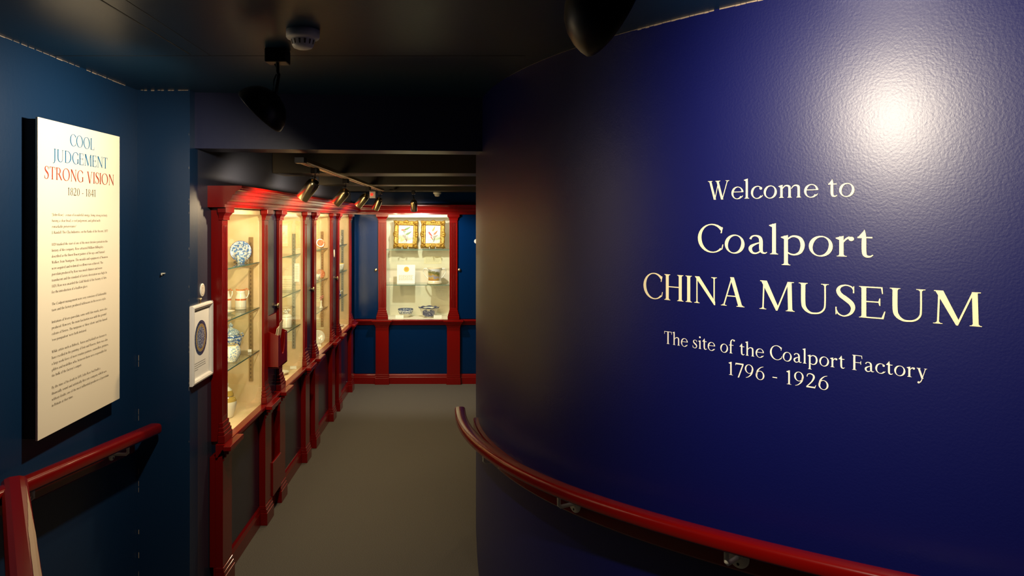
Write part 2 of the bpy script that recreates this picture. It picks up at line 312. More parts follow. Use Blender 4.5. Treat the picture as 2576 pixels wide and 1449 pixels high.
G['9'] = (480, _arc(235, 445, 195, 225, 0, 360, 68, 24)+_rib([(85, 0, 16), (210, 60, 36), (340, 220, 62), (392, 445, 74)]))
G['-'] = (320, _bar(60, 260, 225, 46))
G['.'] = (210, _arc(105, 45, 46, 46, 0, 360, 46, 46, 0, 10))
G[','] = (210, _arc(105, 45, 46, 46, 0, 360, 46, 46, 0, 10)+_rib([(130, 40, 44), (125, -40, 30), (80, -105, 12)]))
G["'"] = (160, _ln(70, 470, 85, 660, 44))
G['"'] = (260, _ln(70, 470, 85, 660, 40)+_ln(165, 470, 180, 660, 40))
G['['] = (240, _bar(80, 200, 690, 22)+_bar(80, 200, -150, 22)+_ln(95, -150, 95, 690, 34))
G[']'] = (240, _bar(40, 160, 690, 22)+_bar(40, 160, -150, 22)+_ln(145, -150, 145, 690, 34))
def text_polys(s, track=0, shear=0.0):
    """-> (list of polygons in em/1000 units, width)"""
    x, out = 0, []
    for ch in s:
        adv, polys = G.get(ch, G[' '])
        out += [[(x+p[0]+shear*p[1], p[1]) for p in q] for q in polys]
        x += adv+track
    return out, x-track
# ================= the setting =================
ZC, ZB = 2.123, 1.894           # ceiling and bulkhead soffit
XW, YE = -1.094, 7.339          # corridor wall plane, end wall plane
# curved wall: plan heading integrates a smooth curvature
WP = []
def _plan():
    kn = [(-.2, 0), (0, -.011), (.5, .335), (1.0, .383), (1.5, .54), (2.2, .27), (3.2, .15)]
    x, y, t, s, ds = .0709, 3.8876, 0.0, -.17, .005
    while s < 3.4:
        WP.append((s, x, y, t))
        for (a, ka), (b, kb) in zip(kn, kn[1:]):
            if a <= s <= b: k = ka+(kb-ka)*(s-a)/(b-a)
        if s > 3.2: k = .15
        t += k*ds; x += math.sin(t)*ds; y -= math.cos(t)*ds; s += ds
_plan()
def wpt(s, off=0.0):
    """plan point on the curved wall at arc length s, off metres out into the room"""
    i = min(max((s+.17)/.005, 0), len(WP)-1.001); k = int(i); f = i-k; a, b = WP[k], WP[k+1]
    x, y, t = (a[j]+(b[j]-a[j])*f for j in (1, 2, 3))
    return x-math.cos(t)*off, y-math.sin(t)*off
def s_of_u(u):
    """arc length at which the sight line of pixel column u meets the curved wall"""
    g = (u-U0)/FPX
    for a, b in zip(WP, WP[1:]):
        if a[0] > .05 and a[1]/a[2] <= g < b[1]/b[2]: return a[0]+(b[0]-a[0])*(g-a[1]/a[2])/(b[1]/b[2]-a[1]/a[2])
    return 2.5
m = MB()
rows = []
for i in range(0, len(WP), 4):
    s = WP[i][0]; p, q = wpt(s), wpt(s, -.12); rows.append([(*q, 0), (*p, 0), (*p, 2.2), (*q, 2.2)])
m.grid(rows, smooth=True, cu=True); m.poly(rows[0][::-1]); m.poly(rows[-1])
wr = struct(m.build('wall_right', 'navy'), 'curved navy wall carrying the cream welcome lettering')
e = wr.modifiers.new('es', 'EDGE_SPLIT'); e.split_angle = math.radians(40)
# floor with the ramp rising towards the viewer
m = MB(); ys = [(7.75, 0), (3.1, 0), (-2.2, 5.3/12)]
m.grid([[(x, y, z) for x in (-1.6, 2.6)] for y, z in ys], smooth=False); m.grid([[(x, y, z-.1) for x in (-1.6, 2.6)] for y, z in ys], smooth=False)
struct(m.build('floor', 'carpet'), 'grey brown carpet running down the corridor')
m = MB(); m.box(-1.5, 2.7, -2.2, 3.3, ZC, ZC+.1); struct(m.build('ceiling', 'ceil'), 'dark low ceiling over the entrance')
m = MB(); m.box(-1.42, -1.305, -2.2, 3.0, -.1, 2.2); struct(m.build('wall_left', 'teal'), 'dark blue wall behind the tall text panel')
m = MB(); m.box(-1.5, XW, 3.0, 3.09, -.1, 2.2); struct(m.build('wall_nib', 'teal'), 'short dark blue wall facing the viewer beside the corridor')
m = MB(); m.box(-1.2, XW, 3.09, 3.262, -.1, 2.2); m.box(-1.2, XW, 3.262, 7.5, 1.66, 2.2)
struct(m.build('wall_corridor', 'grey_blue'), 'blue grey corridor wall above the display cases')
m = MB(); m.box(-1.5, 2.6, YE, YE+.06, 1.66, 2.2)
m.box(-1.5, -.80, YE+.002, YE+.06, 0, 1.66); m.box(-.065, 2.6, YE+.022, YE+.06, 0, 1.66); m.box(-.80, -.065, YE+.022, YE+.06, 0, .60)
struct(m.build('wall_end', 'endblue'), 'dark blue end wall around the bright display case')
m = MB(); m.box(1.7, 1.8, 3.9, 7.5, 0, 2.2); struct(m.build('wall_side', 'navy'))
m = MB(); m.box(.185, 1.8, 3.8, 3.88, 0, 2.2); struct(m.build('wall_partition', 'navy'))
m = MB(); m.box(-1.5, 2.7, -2.3, -2.2, 0, 2.2); struct(m.build('wall_back', 'navy'))
# bulkhead across the corridor mouth, slightly skewed
m = MB(); a, b = (XW, 3.056), (.20, 3.204)
def skew(x, d): return 3.056+(x-XW)*(.148/1.294)+d
pts = [(XW, 0), (.105, 0), (.16, .17), (XW, .17)]
lo = [(x, skew(x, d), ZB) for x, d in pts]; hi = [(x, skew(x, d), 2.2) for x, d in pts]
m.poly(lo); m.poly(hi)
for i in range(4): j = (i+1) % 4; m.poly([lo[i], lo[j], hi[j], hi[i]])
struct(m.build('beam_bulkhead', 'bulkhead', bev=.004), 'deep painted bulkhead beam across the corridor mouth')
for k, (y0, y1) in enumerate(((4.30, 4.60), (5.69, 5.94), (7.0, 7.27))):
    m = MB(); m.box(XW, 1.7, y0, y1, 1.87, 2.1); struct(m.build('beam_joist', 'joist', bev=.004), ('near', 'middle', 'far')[k]+' dark ceiling joist of the corridor')
m = MB(); m.box(-1.2, 1.8, 3.3, 7.5, 2.1, 2.2); struct(m.build('ceiling_corridor', 'matteblack'), 'black ceiling between the corridor joists')
# pale chipped paint lines where the ceiling meets the walls, and down the corners
m = MB()
def chips(p, q, w, n, axis, keep=.7):
    p, q = Vector(p), Vector(q)
    for i in range(n):
        if random.random() > keep: continue
        a, b = p.lerp(q, i/n), p.lerp(q, (i+random.uniform(.75, 1))/n); ww = w*random.uniform(.35, 1); ax = Vector(axis)*ww
        m.poly([a, b, b+ax, a+ax])
chips((-1.3042, .6, 2.1222), (-1.3042, 2.9, 2.1222), .0032, 60, (0, 0, -1), .92)
chips((-1.29, 2.9992, 2.1225), (-1.10, 2.9992, 2.1225), .004, 14, (0, 0, -1), .9)
chips((-1.3, 2.9992, .1), (-1.3, 2.9992, 1.3), .003, 50, (1, 0, 0), .3)
chips((-1.0975, 2.9992, .6), (-1.0975, 2.9992, 1.95), .0012, 150, (1, 0, 0), .12)
chips((-1.0932, 3.06, 1.9), (-1.0932, 3.06, 2.1), .004, 12, (0, 1, 0), .8)
struct(m.build('trim_1', 'chip', fix=False), 'broken pale line of chipped paint along the left wall corners')
m = MB()
for i in range(110):
    s = .9+i*.014
    if s > 1.0 and random.random() < .96:
        a, b = wpt(s, .0008), wpt(s+.014*random.uniform(.9, 1), .0008); w = (.0015 if s < 1.75 else .0045)*random.uniform(.6, 1)
        m.poly([(*a, ZC), (*b, ZC), (*b, ZC-w), (*a, ZC-w)])
struct(m.build('trim_2', 'chip', fix=False), 'pale line of chipped paint along the top of the curved wall')
m = MB()                                        # seams of the ceiling boards
m.box(-.86, -.856, .6, 2.36, ZC-.0006, ZC+.001); m.box(-1.3, .2, 2.375, 2.3785, ZC-.0006, ZC+.001); m.box(-.80, -.798, .6, 2.375, ZC-.0006, ZC+.001)
struct(m.build('trim_3', 'matteblack'), 'thin dark seams between the ceiling boards')
# ================= lettering on the curved wall =================
lt = thing('wall_lettering', 'large cream welcome lettering fixed to the curved navy wall', 'lettering', (.9, 1.55, 1.4))
bpy.context.view_layer.update()
for txt, ua, ub, zb, cap, mt in (("Welcome to", 1781.5, 2150, 1.652, .0455, 'letter'), ("Coalport", 1756.2, 2197.5, 1.5205, .069, 'letter'), ("CHINA MUSEUM", 1619.4, 2470.6, 1.3905, .0675, 'letter'),
                                 ("The site of the Coalport Factory", 1671.8, 2332.6, 1.2754, .0326, 'letterpale'), ("1796 - 1926", 1833.6, 2084.6, 1.2225, .0318, 'letterpale')):
    polys, w = text_polys(txt, 0)
    xs = [p[0] for q in polys for p in q]; x0, x1 = min(xs), max(xs)
    sa, sb = s_of_u(ua), s_of_u(ub); start = 0
    for word in txt.split(' '):
        m = MB()
        for q in text_polys(word)[0]:
            m.poly([(*wpt(sa+(start+x-x0)/(x1-x0)*(sb-sa), .0012), zb+y*cap/660) for x, y in q])
        start += text_polys(word)[1]+G[' '][0]
        o = m.build('dash' if word == '-' else 'word', mt, fix=False); o.parent = lt; o.matrix_parent_inverse = lt.matrix_world.inverted()
# ================= red panelled display cases =================
# case coordinates: x along the wall, y into the wall (0 = front of plinth blocks), z up
CW = .695                                       # pilaster pitch inside one case
FD = .40                                        # depth of the lined interior
def pil_mesh(parent, cx):
    m = MB()                                    # shafts: dado shaft, then fluted upper shaft
    m.box(cx-.0635, cx+.0635, .012, .045, .10, .5775)
    w, yf, yb = .039, .023, .0373
    m.box(cx-w, cx+w, .031, yb, .72, 1.60)      # core, ribs stand proud so that three flutes show
    for a, b in ((-w, -.0245), (-.0185, -.0085), (-.0025, .0035), (.0095, .0155), (.0215, w)):
        m.box(cx+a, cx+b, yf, .0315, .745, 1.575)
    m.box(cx-w, cx+w, yf, .0315, .72, .745); m.box(cx-w, cx+w, yf, .0315, 1.575, 1.60)
    p = m.build('pilaster', 'red', parent, bev=.0012)
    m = MB(); m.box(cx-.07, cx+.07, 0, .045, 0, .064); m.box(cx-.066, cx+.066, .004, .045, .064, .082); m.box(cx-.0665, cx+.0665, .008, .045, .082, .10)
    m.build('plinth_block', 'red', p, bev=.002)
    m = MB(); m.box(cx-.068, cx+.068, .006, .012, .56, .578); m.box(cx-.076, cx+.076, -.006, .0012, .578, .596); m.box(cx-.086, cx+.086, -.02, .0012, .596, .612); m.box(cx-.0975, cx+.0975, -.032, .0012, .612, .633)
    m.build('dado_cap', 'red', p, bev=.003)
    m = MB(); m.box(cx-.0575, cx+.0575, .007, .0373, .6335, .668); m.box(cx-.054, cx+.054, .010, .0373, .668, .684); m.box(cx-.049, cx+.049, .014, .0373, .684, .70); m.box(cx-.044, cx+.044, .018, .0373, .70, .72)
    m.build('base_moulding', 'red', p, bev=.003)
    m = MB(); m.box(cx-.044, cx+.044, .016, .0373, 1.60, 1.611)
    rows = []
    for t in range(7):
        a = t/6; e = .044+.013*(1-math.cos(a*math.pi/2)); z = 1.611+.022*a
        rows.append([(cx-e, .016-.013*(1-math.cos(a*math.pi/2)), z), (cx+e, .016-.013*(1-math.cos(a*math.pi/2)), z), (cx+e, .0373, z), (cx-e, .0373, z)])
    m.grid(rows, cu=True, smooth=False); m.box(cx-.06, cx+.06, 0, .0373, 1.633, 1.656)
    m.build('capital', 'red', p, bev=.002)
def make_case(name, label, loc, rz, lining, upr, shelves, dado, flip=False):
    t = thing(name, label, 'display case', loc, rz, 'red framed glass display cases')
    pil_mesh(t, 0); pil_mesh(t, CW)
    m = MB(); m.box(.008, CW-.008, .0455, .07, .10, .577); m.build('dado_panel', dado, t)
    a, b, y0, y1, z0, z1 = .005, CW-.005, .044, FD, .63, 1.66          # cream lining, open towards the glass
    m = MB(); m.poly([(a, y1, z0), (b, y1, z0), (b, y1, z1), (a, y1, z1)]); m.poly([(a, y0, z0), (a, y1, z0), (a, y1, z1), (a, y0, z1)])
    m.poly([(b, y0, z0), (b, y1, z0), (b, y1, z1), (b, y0, z1)]); m.poly([(a, y0, z1), (b, y0, z1), (b, y1, z1), (a, y1, z1)])
    m.box(a, b, .0425, y1, z0-.02, z0)
    m.build('lining', lining, t, fix=False)
    m = MB(); m.box(.012, CW-.012, .0425, .06, 1.628, 1.655); m.build('header_board', lining, t)
    m = MB(); m.box(.008, CW-.008, .0378, .0418, .635, 1.654); m.build('glass_pane', 'glass', t)
    for x, s in ((a, 1), (b, -1)):                                     # slotted uprights on the side walls
        m = MB(); m.box(x, x+s*.006, .092, .114, .745, 1.51)
        for k in range(34): m.box(x+s*.006, x+s*.0066, .101, .106, .76+k*.0215, .772+k*.0215, 1)
        u = m.build('slotted_upright', [upr, 'slot'], t)
        for z in shelves:
            m = MB(); q = [(x+s*.006, .06, z-.006), (x+s*.006, .30, z-.006), (x+s*.006, .30, z-.011), (x+s*.006, .10, z-.032), (x+s*.006, .06, z-.011)]
            r = [(p[0]+s*.002, p[1], p[2]) for p in q]; m.poly(q); m.poly(r); m.grid([q, r], smooth=False, cu=True)
            m.build('shelf_bracket', upr, u)
    for z in shelves:
        m = MB(); m.box(a+.009, b-.009, .058, .34, z-.006, z); 
        g = m.build('glass_shelf', 'shelf', t)
        m = MB(); m.box(a+.009, b-.009, .0565, .0578, z-.006, z); m.build('front_edge', 'edge', g)
    l = light('case_lamp', 'AREA', (CW/2, .15, 1.652), P_CASE*(.35 if lining == 'cream' else .3), (1, .76, .42) if lining == 'cream' else (1, .89, .7), (0, 0, -1), CW-.1, sy=.12)
    l.parent = t; l['kind'] = 'helper'
    if lining == 'cream':                                              # unseen upright fill light, added behind the near pilaster to even out the lining
        l = light('case_side_fill', 'AREA', (.03, .075, 1.13), P_CASE, (1, .8, .46), (1, .12, 0), .05, sy=.9); l.parent = t; l['kind'] = 'helper'
    return t
SIDE = (-1.021, 0, math.pi/2)
YC = (3.288, 4.298, 5.308, 6.318)
CASE = []
for i, lab in enumerate(('nearest tall glass display case, holding the blue plate and banded jug, beside the framed print', 'second display case from the near end, behind the red leaflet box, with pale reflections modelled as sheets',
                         'third display case along the left wall, with two gilt saucers on its shelves', 'last display case on the left wall, next to the corridor corner')):
    CASE.append(make_case('display_case', lab, (-1.021, YC[i], 0), math.pi/2, 'cream', 'upright' if i % 2 == 0 else 'uprightgrey', (.911, 1.139, 1.379), 'sideblue'))
EX0 = -.781
m = MB(); m.box(-.0365, -.004, .0378, .0725, .636, 1.655); m.build('end_panel', 'red', CASE[0], bev=.001)
m = MB(); m.box(-.0615, .004, .0455, .07, .10, .577); m.build('end_panel', 'red', CASE[0], bev=.001)
END = make_case('display_case', 'display case facing down the corridor with two gilt framed bird pictures', (EX0, 7.266, 0), 0, 'creamlite', 'uprightgrey', (.967, 1.312), 'endblue')
# continuous timber: cornice, dado rail, skirting; profile = (distance from corridor wall, z)
def run(name, prof, y0, x1, m='red', bev=0):
    mb = MB()
    def f(i, p, z): return ((XW+p, y0, z), (XW+p, YE-p, z), (x1, YE-p, z))[i]
    mb.extr(prof, f, 3, smooth=False); return mb.build(name, m, bev=bev)
tag(run('cornice', [(0, 1.656), (.0735, 1.656), (.0735, 1.668), (.083, 1.671), (.085, 1.681), (.097, 1.687), (.104, 1.698), (.107, 1.71), (.118, 1.714), (.121, 1.724), (.136, 1.730), (.141, 1.735), (.147, 1.738), (.147, 1.7485), (0, 1.7485)], 3.209, 1.68),
    'long stepped red cornice running above all the display cases', 'cornice')
tag(run('dado_rail', [(.0325, .578), (.040, .578), (.046, .59), (.052, .596), (.058, .608), (.064, .613), (.0714, .616), (.0714, .628), (.0685, .633), (.0325, .633)], 3.215, 1.68),
    'red moulded waist-height rail under the glass cases', 'dado rail')
struct(run('baseboard_left', [(.02, 0), (.0385, 0), (.0385, .064), (.0365, .07), (.034, .084), (.028, .094), (.022, .10), (.02, .10)], 3.225, 1.68), 'red skirting along the cases and end wall')
# narrow blue cupboards between the cases
def knob(t, x, y, z):
    m = MB(); m.lathe([(.0005, .0), (.007, .0), (.006, .004), (.006, .006), (.012, .0075), (.0155, .012), (.0135, .0165), (.007, .019), (.0004, .0195)], 16, mat4=Matrix.Translation((x, y, z)) @ Matrix.Rotation(math.pi/2, 4, 'X'))
    return m.build('knob', 'brass', t)
def cupboard(label, loc, rz, w, kx, paint, lower, group='narrow blue cupboards between the cases'):
    t = thing('narrow_cupboard', label, 'cupboard', loc, rz, group)
    m = MB(); m.box(.003, w-.003, .038, .055, .636, 1.655); d = m.build('door', paint, t, bev=.002); knob(d, kx, .038, 1.116)
    if lower:
        m = MB(); m.box(.008, w-.008, .0455, .06, .10, .577); m.build('lower_panel', lower, t)
    return t
g = .315
CUP = [cupboard('narrow dark blue cupboard door above the red leaflet box', (-1.021, YC[0]+CW, 0), math.pi/2, g, g-.055, 'sideblue', 'red'),
       cupboard('narrow dark blue cupboard door between the second and third cases', (-1.021, YC[1]+CW, 0), math.pi/2, g, g-.055, 'sideblue', 'red'),
       cupboard('narrow dark blue cupboard door marked by a white oval disc', (-1.021, YC[2]+CW, 0), math.pi/2, g, g-.055, 'sideblue', 'red'),
       cupboard('blue cupboard door in the corridor corner, left of the end case', (-1.06, 7.266, 0), 0, .279, .217, 'endblue', 'endblue'),
       cupboard('blue cupboard door right of the end case, partly behind the curved wall', (EX0+CW, 7.266, 0), 0, .52, .057, 'endblue', 'endblue')]
# low open bin at the foot of the first gap
t = thing('leaflet_bin', 'low open red bin at floor level between the first two cases', 'bin', (-1.021, YC[0]+CW, 0), math.pi/2)
m = MB(); m.box(.066, g-.066, .004, .016, .102, .285); m.build('front_board', 'red', t, bev=.002)
m = MB(); m.box(.066, g-.066, .016, .045, .20, .21); m.build('shelf', 'red', t)
def disc(name, label, cat, mtx, r, group=None, ry=None):
    m = MB(); m.lathe([(.0003, .003), (r*.93, .003), (r, .0022), (r, 0)], 28, mat4=mtx, sy=(ry or r)/r); t = m.build(name, 'white'); tag(t, label, cat, group); return t
RX, RY = Matrix.Rotation(math.pi/2, 4, 'Y'), Matrix.Rotation(math.pi/2, 4, 'X')
disc('number_disc', 'small white oval disc on the door before the last left case', 'disc', Matrix.Translation((-1.0588, YC[2]+CW+.17, 1.3255)) @ RX, .032, ry=.02)
disc('number_disc', 'small white disc on the blue door at the curved wall edge', 'disc', Matrix.Translation((.137, 7.3038, 1.394)) @ RY, .022)
dsk = disc('number_disc', 'round cream numbered disc on the wall above the framed print', 'disc', Matrix.Translation((XW+.0005, 3.14, 1.307)) @ RX, .0275)
m = MB(); m.lathe([(.018, 0), (.0195, .0003), (.021, 0)], 24, mat4=Matrix.Translation((XW+.0036, 3.14, 1.307)) @ RX); m.box(XW+.0036, XW+.0038, 3.1385, 3.1415, 1.297, 1.312); m.lathe([(.0002, .0002), (.005, .0002)], 12, mat4=Matrix.Translation((XW+.0036, 3.14, 1.316)) @ RX)
m.build('printed_mark', 'tan', dsk)
# red leaflet box hung in the first gap
t = thing('leaflet_box', 'red wall box with a scooped front, holding leaflets, between the first two cases', 'leaflet box', (-1.021, YC[0]+CW, 0), math.pi/2)
x0, x1, yf, yb = .048, g-.062, -.0285, .0375
m = MB(); m.box(x0, x1, yb-.006, yb, .80, 1.077); m.build('back_board', 'red', t, bev=.002)
m = MB()
for xa, xb in ((x0, x0+.008), (x1-.008, x1)):
    q = [(xa, yf, .80), (xa, yb-.006, .80), (xa, yb-.006, 1.0), (xa, yf, .975)]; r = [(xb, p[1], p[2]) for p in q]; m.poly(q); m.poly(r); m.grid([q, r], smooth=False, cu=True)
m.box(x0, x1, yf, yb-.006, .80, .808); m.build('side_panel', 'red', t, bev=.001)
m = MB(); cx, n = (x0+x1)/2, 16                                     # front with a deep U-shaped scoop
top = [(x0+.008, .975)]+[(cx-.056*math.cos(math.pi*i/n), .975-.115*math.sin(math.pi*i/n)) for i in range(n+1)]+[(x1-.008, .975)]
for (xa, za), (xb, zb) in zip(top, top[1:]):
    if abs(xb-xa) < 1e-6: continue
    for y in (yf, yf+.007): m.poly([(xa, y, .80), (xb, y, .80), (xb, y, zb), (xa, y, za)])
    m.poly([(xa, yf, za), (xb, yf, zb), (xb, yf+.007, zb), (xa, yf+.007, za)])
m.build('front_panel', 'red', t, bev=0)
for k in range(3):
    m = MB(); y = .005+k*.007; h = (1.05, 1.03, 1.02)[k]; dx = (.0, .012, -.006, .01)[k]
    q = [(x0+.05+dx, y+.004, .812), (x0+.125+dx, y+.004, .812), (x0+.125+dx, y-.03, h), (x0+.05+dx, y-.03, h-.012)]
    m.poly(q); m.poly([(p[0], p[1]+.002, p[2]) for p in q]); m.grid([q, [(p[0], p[1]+.002, p[2]) for p in q]], smooth=False, cu=True)
    o = m.build('leaflet', 'tan' if k == 0 else 'creampaper'); o.location = t.location; o.rotation_euler = t.rotation_euler
    tag(o, 'paper leaflet standing in the red leaflet box', 'leaflet', 'leaflets in the red box')
# ================= text panel on the left wall =================
XS = -1.26
t = thing('text_panel', 'tall cream text panel headed COOL JUDGEMENT STRONG VISION on the dark blue wall', 'sign', (-1.305, 2.48, .945))
def keep(o, par):
    o.parent = par; o.matrix_parent_inverse = Matrix.Translation(par.location).inverted() if par.rotation_euler.z == 0 else (Matrix.Translation(par.location) @ Matrix.Rotation(par.rotation_euler.z, 4, 'Z')).inverted(); return o
m = MB(); m.box(-1.267, XS, 2.218, 2.748, .9445, 1.907); keep(m.build('face_board', 'panelcream', bev=.0008), t)
m = MB(); m.box(-1.304, -1.267, 2.222, 2.744, .949, 1.902); keep(m.build('backing_frame', 'matteblack'), t)
def panel_text(lines, mt, name='print'):
    m = MB()
    for txt, ya, yb, zb, cap, shear in lines:
        polys, w = text_polys(txt, 0, shear); xs = [p[0] for q in polys for p in q]; x0, x1 = min(xs), max(xs)
        for q in polys: m.poly([(XS+.0006, ya+(x-x0)/(x1-x0)*(yb-ya), zb+y*cap/660) for x, y in q])
    return keep(m.build(name, mt, fix=False), t)
yu = lambda u: 1.26*FPX/(U0-u)
panel_text([('COOL', yu(176.1), yu(237.3), 1.8395, .0385, 0)], 'txtblue', 'title_word')
panel_text([('JUDGEMENT', yu(133), yu(270.1), 1.7825, .0385, 0)], 'txtblue', 'title_word')
panel_text([('STRONG', yu(111.6), yu(209.5), 1.7255, .0385, 0)], 'txtred', 'subtitle_word')
panel_text([('VISION', yu(218.3), yu(286.1), 1.7255, .0385, 0)], 'txtred', 'subtitle_word')
BODY = ['"[John Rose] - a man of wonderful energy, being strong in body,', 'having a clear head, a cool judgement, and gifted with', 'remarkable perseverance"', "J. Randall 'The Clay Industries, on the Banks of the Severn', 1877", '',
        '1820 marked the start of one of the most decisive periods in the', 'history of the company. Rose attracted William Billingsley,', 'described as the finest flower painter of his age, and Samuel', 'Walker, from Nantgarw. The moulds and equipment of Swansea', 'were acquired and technical excellence was achieved. The',
        'porcelain produced by Rose was much thinner and more', 'translucent and the standard of factory decoration was high. In', '1820, Rose was awarded the Gold Medal of the Society of Arts', 'for the introduction of a leadless glaze.', '', 'The Coalport management were very conscious of fashionable',
        'taste and the factory produced tablewares in the rococo style.', '', 'Imitations of S\u00e8vres porcelain, some with false marks, were also', 'produced. However, the main fascination was with the ground', "colours of S\u00e8vres. The turquoise or 'bleu celeste' and the famed", "'rose pompadour' were both imitated.", '',
        'While artists such as Birbeck, Aston and Kelshall are known to', 'have excelled in the painting of fruit and flowers, there was also', 'a large work-force of more routine painters, enamellers, printers,', 'gilders and modellers who, between them were responsible for', "the bulk of the factory's output.", '', 'By the time of his death in 1841, John Rose had built a', 'financially sound and artistically first rate company which was,', 'without doubt, one of the most influential producers of porcelain', 'in Britain at that time.']
EM = .367/max(text_polys(s)[1] for s in BODY)
ln = []
for i, s in enumerate(BODY):
    if s: ln.append((s, 2.2935, 2.2935+text_polys(s)[1]*EM, 1.6135-i*.01832, .0079, .2 if i < 3 else 0))
panel_text([('1820 - 1841', yu(171), yu(240.1), 1.680, .0245, 0)]+ln, 'txtbrown', 'body_print')
# ================= handrails =================
def ovalsec(w, h, n=20):
    return [(w/2*math.copysign(abs(math.cos(a))**.55, math.cos(a)), h/2*math.copysign(abs(math.sin(a))**.6, math.sin(a))) for a in [2*math.pi*k/n for k in range(n)]]
def bracket(parent, wall, out, up, r, name='bracket'):
    """wall: point on the wall; out: unit vector into the room; up: height of the rail underside above wall"""
    wall, out = Vector(wall), Vector(out).normalized(); m = MB()
    q = Vector((0, 0, 1)).rotation_difference(out).to_matrix().to_4x4(); mx = Matrix.Translation(wall) @ q
    m.lathe([(.0003, .006), (r*.86, .006), (r, .004), (r, 0)], 28, mat4=mx)
    e = wall+out*.06; pts = [wall+out*.004, wall+out*.035, wall+out*.053, e+Vector((0, 0, .006)), e+Vector((0, 0, .02)), e+Vector((0, 0, up))]
    m.tube(pts, .0058, 12); b = m.build(name, 'grey'); keep(b, parent)
    side = out.cross(Vector((0, 0, 1)))
    for a in (90, 210, 330):
        m = MB(); p = wall+(side*math.cos(math.radians(a+(0 if a != 90 else 180)*0))+Vector((0, 0, 1))*math.sin(math.radians(-a)))*r*.62+out*.0062
        m.lathe([(.0003, .0016), (.0022, .0014), (.0036, 0)], 12, mat4=Matrix.Translation(p) @ q); s = m.build('screw', 'black'); s.parent = b
    return b
# right: follows the curved wall, rising with the ramp
s0, s1, sref = .205, 3.1, 1.015
zr = lambda s: .787+.077*(s-sref)
t = thing('handrail', 'curved glossy red handrail along the navy lettered wall', 'handrail', (*wpt(1.6), .75))
m = MB(); sec = ovalsec(.05, .038); N = 90
m.extr(sec, lambda i, p, z: (*wpt(s0+(s1-s0)*i/N, .082+p), zr(s0+(s1-s0)*i/N)-.019+z), N+1, smooth=True); r_ = keep(m.build('rail', 'red'), t)
m = MB(); sec = [(.0005, -.108), (.018, -.108), (.021, -.103), (.021, -.046), (.017, -.041), (.0005, -.041)]
m.extr(sec, lambda i, p, z: (*wpt(s0+.06+(s1-s0-.06)*i/N, p), zr(s0+.06+(s1-s0-.06)*i/N)+z), N+1, smooth=False); keep(m.build('wall_board', 'red'), t)
for u in (1270, 1461, 1870, 2560):
    s = s_of_u(u) if u < 2500 else 2.75
    a, b = wpt(s, .0205), wpt(s, .5); bracket(t, (*a, zr(s)-.072), (b[0]-a[0], b[1]-a[1], 0), .036, .0265)
# left: straight run with a mitred branch coming out towards the viewer
zl = lambda y: .79+(3.0-y)*.1
t = thing('handrail', 'straight red handrail below the cream text panel, with a worn branch rail', 'handrail', (-1.305, 2.4, .7))
m = MB(); sec = ovalsec(.052, .043)
m.extr(sec, lambda i, p, z: (-1.222+p, (2.972, 2.05, 1.2)[i], zl((2.972, 2.05, 1.2)[i])-.0215+z), 3, smooth=True); keep(m.build('rail', 'red'), t)
m = MB(); sec = [(.0005, -.108), (.018, -.108), (.021, -.103), (.021, -.046), (.017, -.041), (.0005, -.041)]
m.extr(sec, lambda i, p, z: (-1.305+p, (2.93, 1.2)[i], zl((2.93, 1.2)[i])+z), 2); keep(m.build('wall_board', 'red'), t)
for y in (2.735, 2.13, 1.6): bracket(t, (-1.284, y, zl(y)-.073), (1, 0, 0), .031, .0225)
a, b = Vector((-1.235, 2.06, .872)), Vector((-.69, 1.2, .884)); d = (b-a).normalized(); sd = d.cross(Vector((0, 0, 1))).normalized()
m = MB(); sec = [(-.031, -.022), (-.031, .010), (-.024, .018), (-.012, .0225), (.012, .0225), (.024, .018), (.031, .010), (.031, -.022), (.02, -.03), (-.02, -.03)]
m.extr(sec, lambda i, p, z: (a+d*(b-a).length*(0, .06, 1)[i]+sd*p*(1, 1, 1)[i]+Vector((0, 0, z))), 3, smooth=False); br = keep(m.build('branch_rail', 'red', bev=.004), t)
br['label'] = 'broad worn branch rail coming towards the viewer'
m = MB(); L = (b-a).length; n = 40; lo, hi = [], []
def sec_pt(f, t):                               # point on the chamfer, t = 0 inner edge of the top face, 1 outer edge of the side
    (p0, z0), (p1, z1) = ((-.0135, .0232), (-.0245, .0188)) if t < .5 else ((-.0245, .0188), (-.0318, .0102)); k = t*2 if t < .5 else t*2-1
    return a+d*L*f+sd*(p0+(p1-p0)*k)+Vector((0, 0, z0+(z1-z0)*k))
rows = []
for i in range(n+1):
    f = .09+.91*i/n; w = min(1, (f-.09)/.35)*.40+random.uniform(-.02, .02); c = .52+.05*math.sin(f*7)
    rows.append([sec_pt(f, max(0, min(1, c+w*q))) for q in (-1, -.5, 0, .5, 1)])
m.grid(rows, smooth=False)
wst = m.build('worn_streak', 'bare', fix=False); wst.parent = br; wst['label'] = 'bare pale wood streak'
m = MB(); m.box(b.x-.028, b.x+.028, b.y-.005, b.y+.05, .12, b.z-.028); keep(m.build('post', 'red', bev=.006), t)
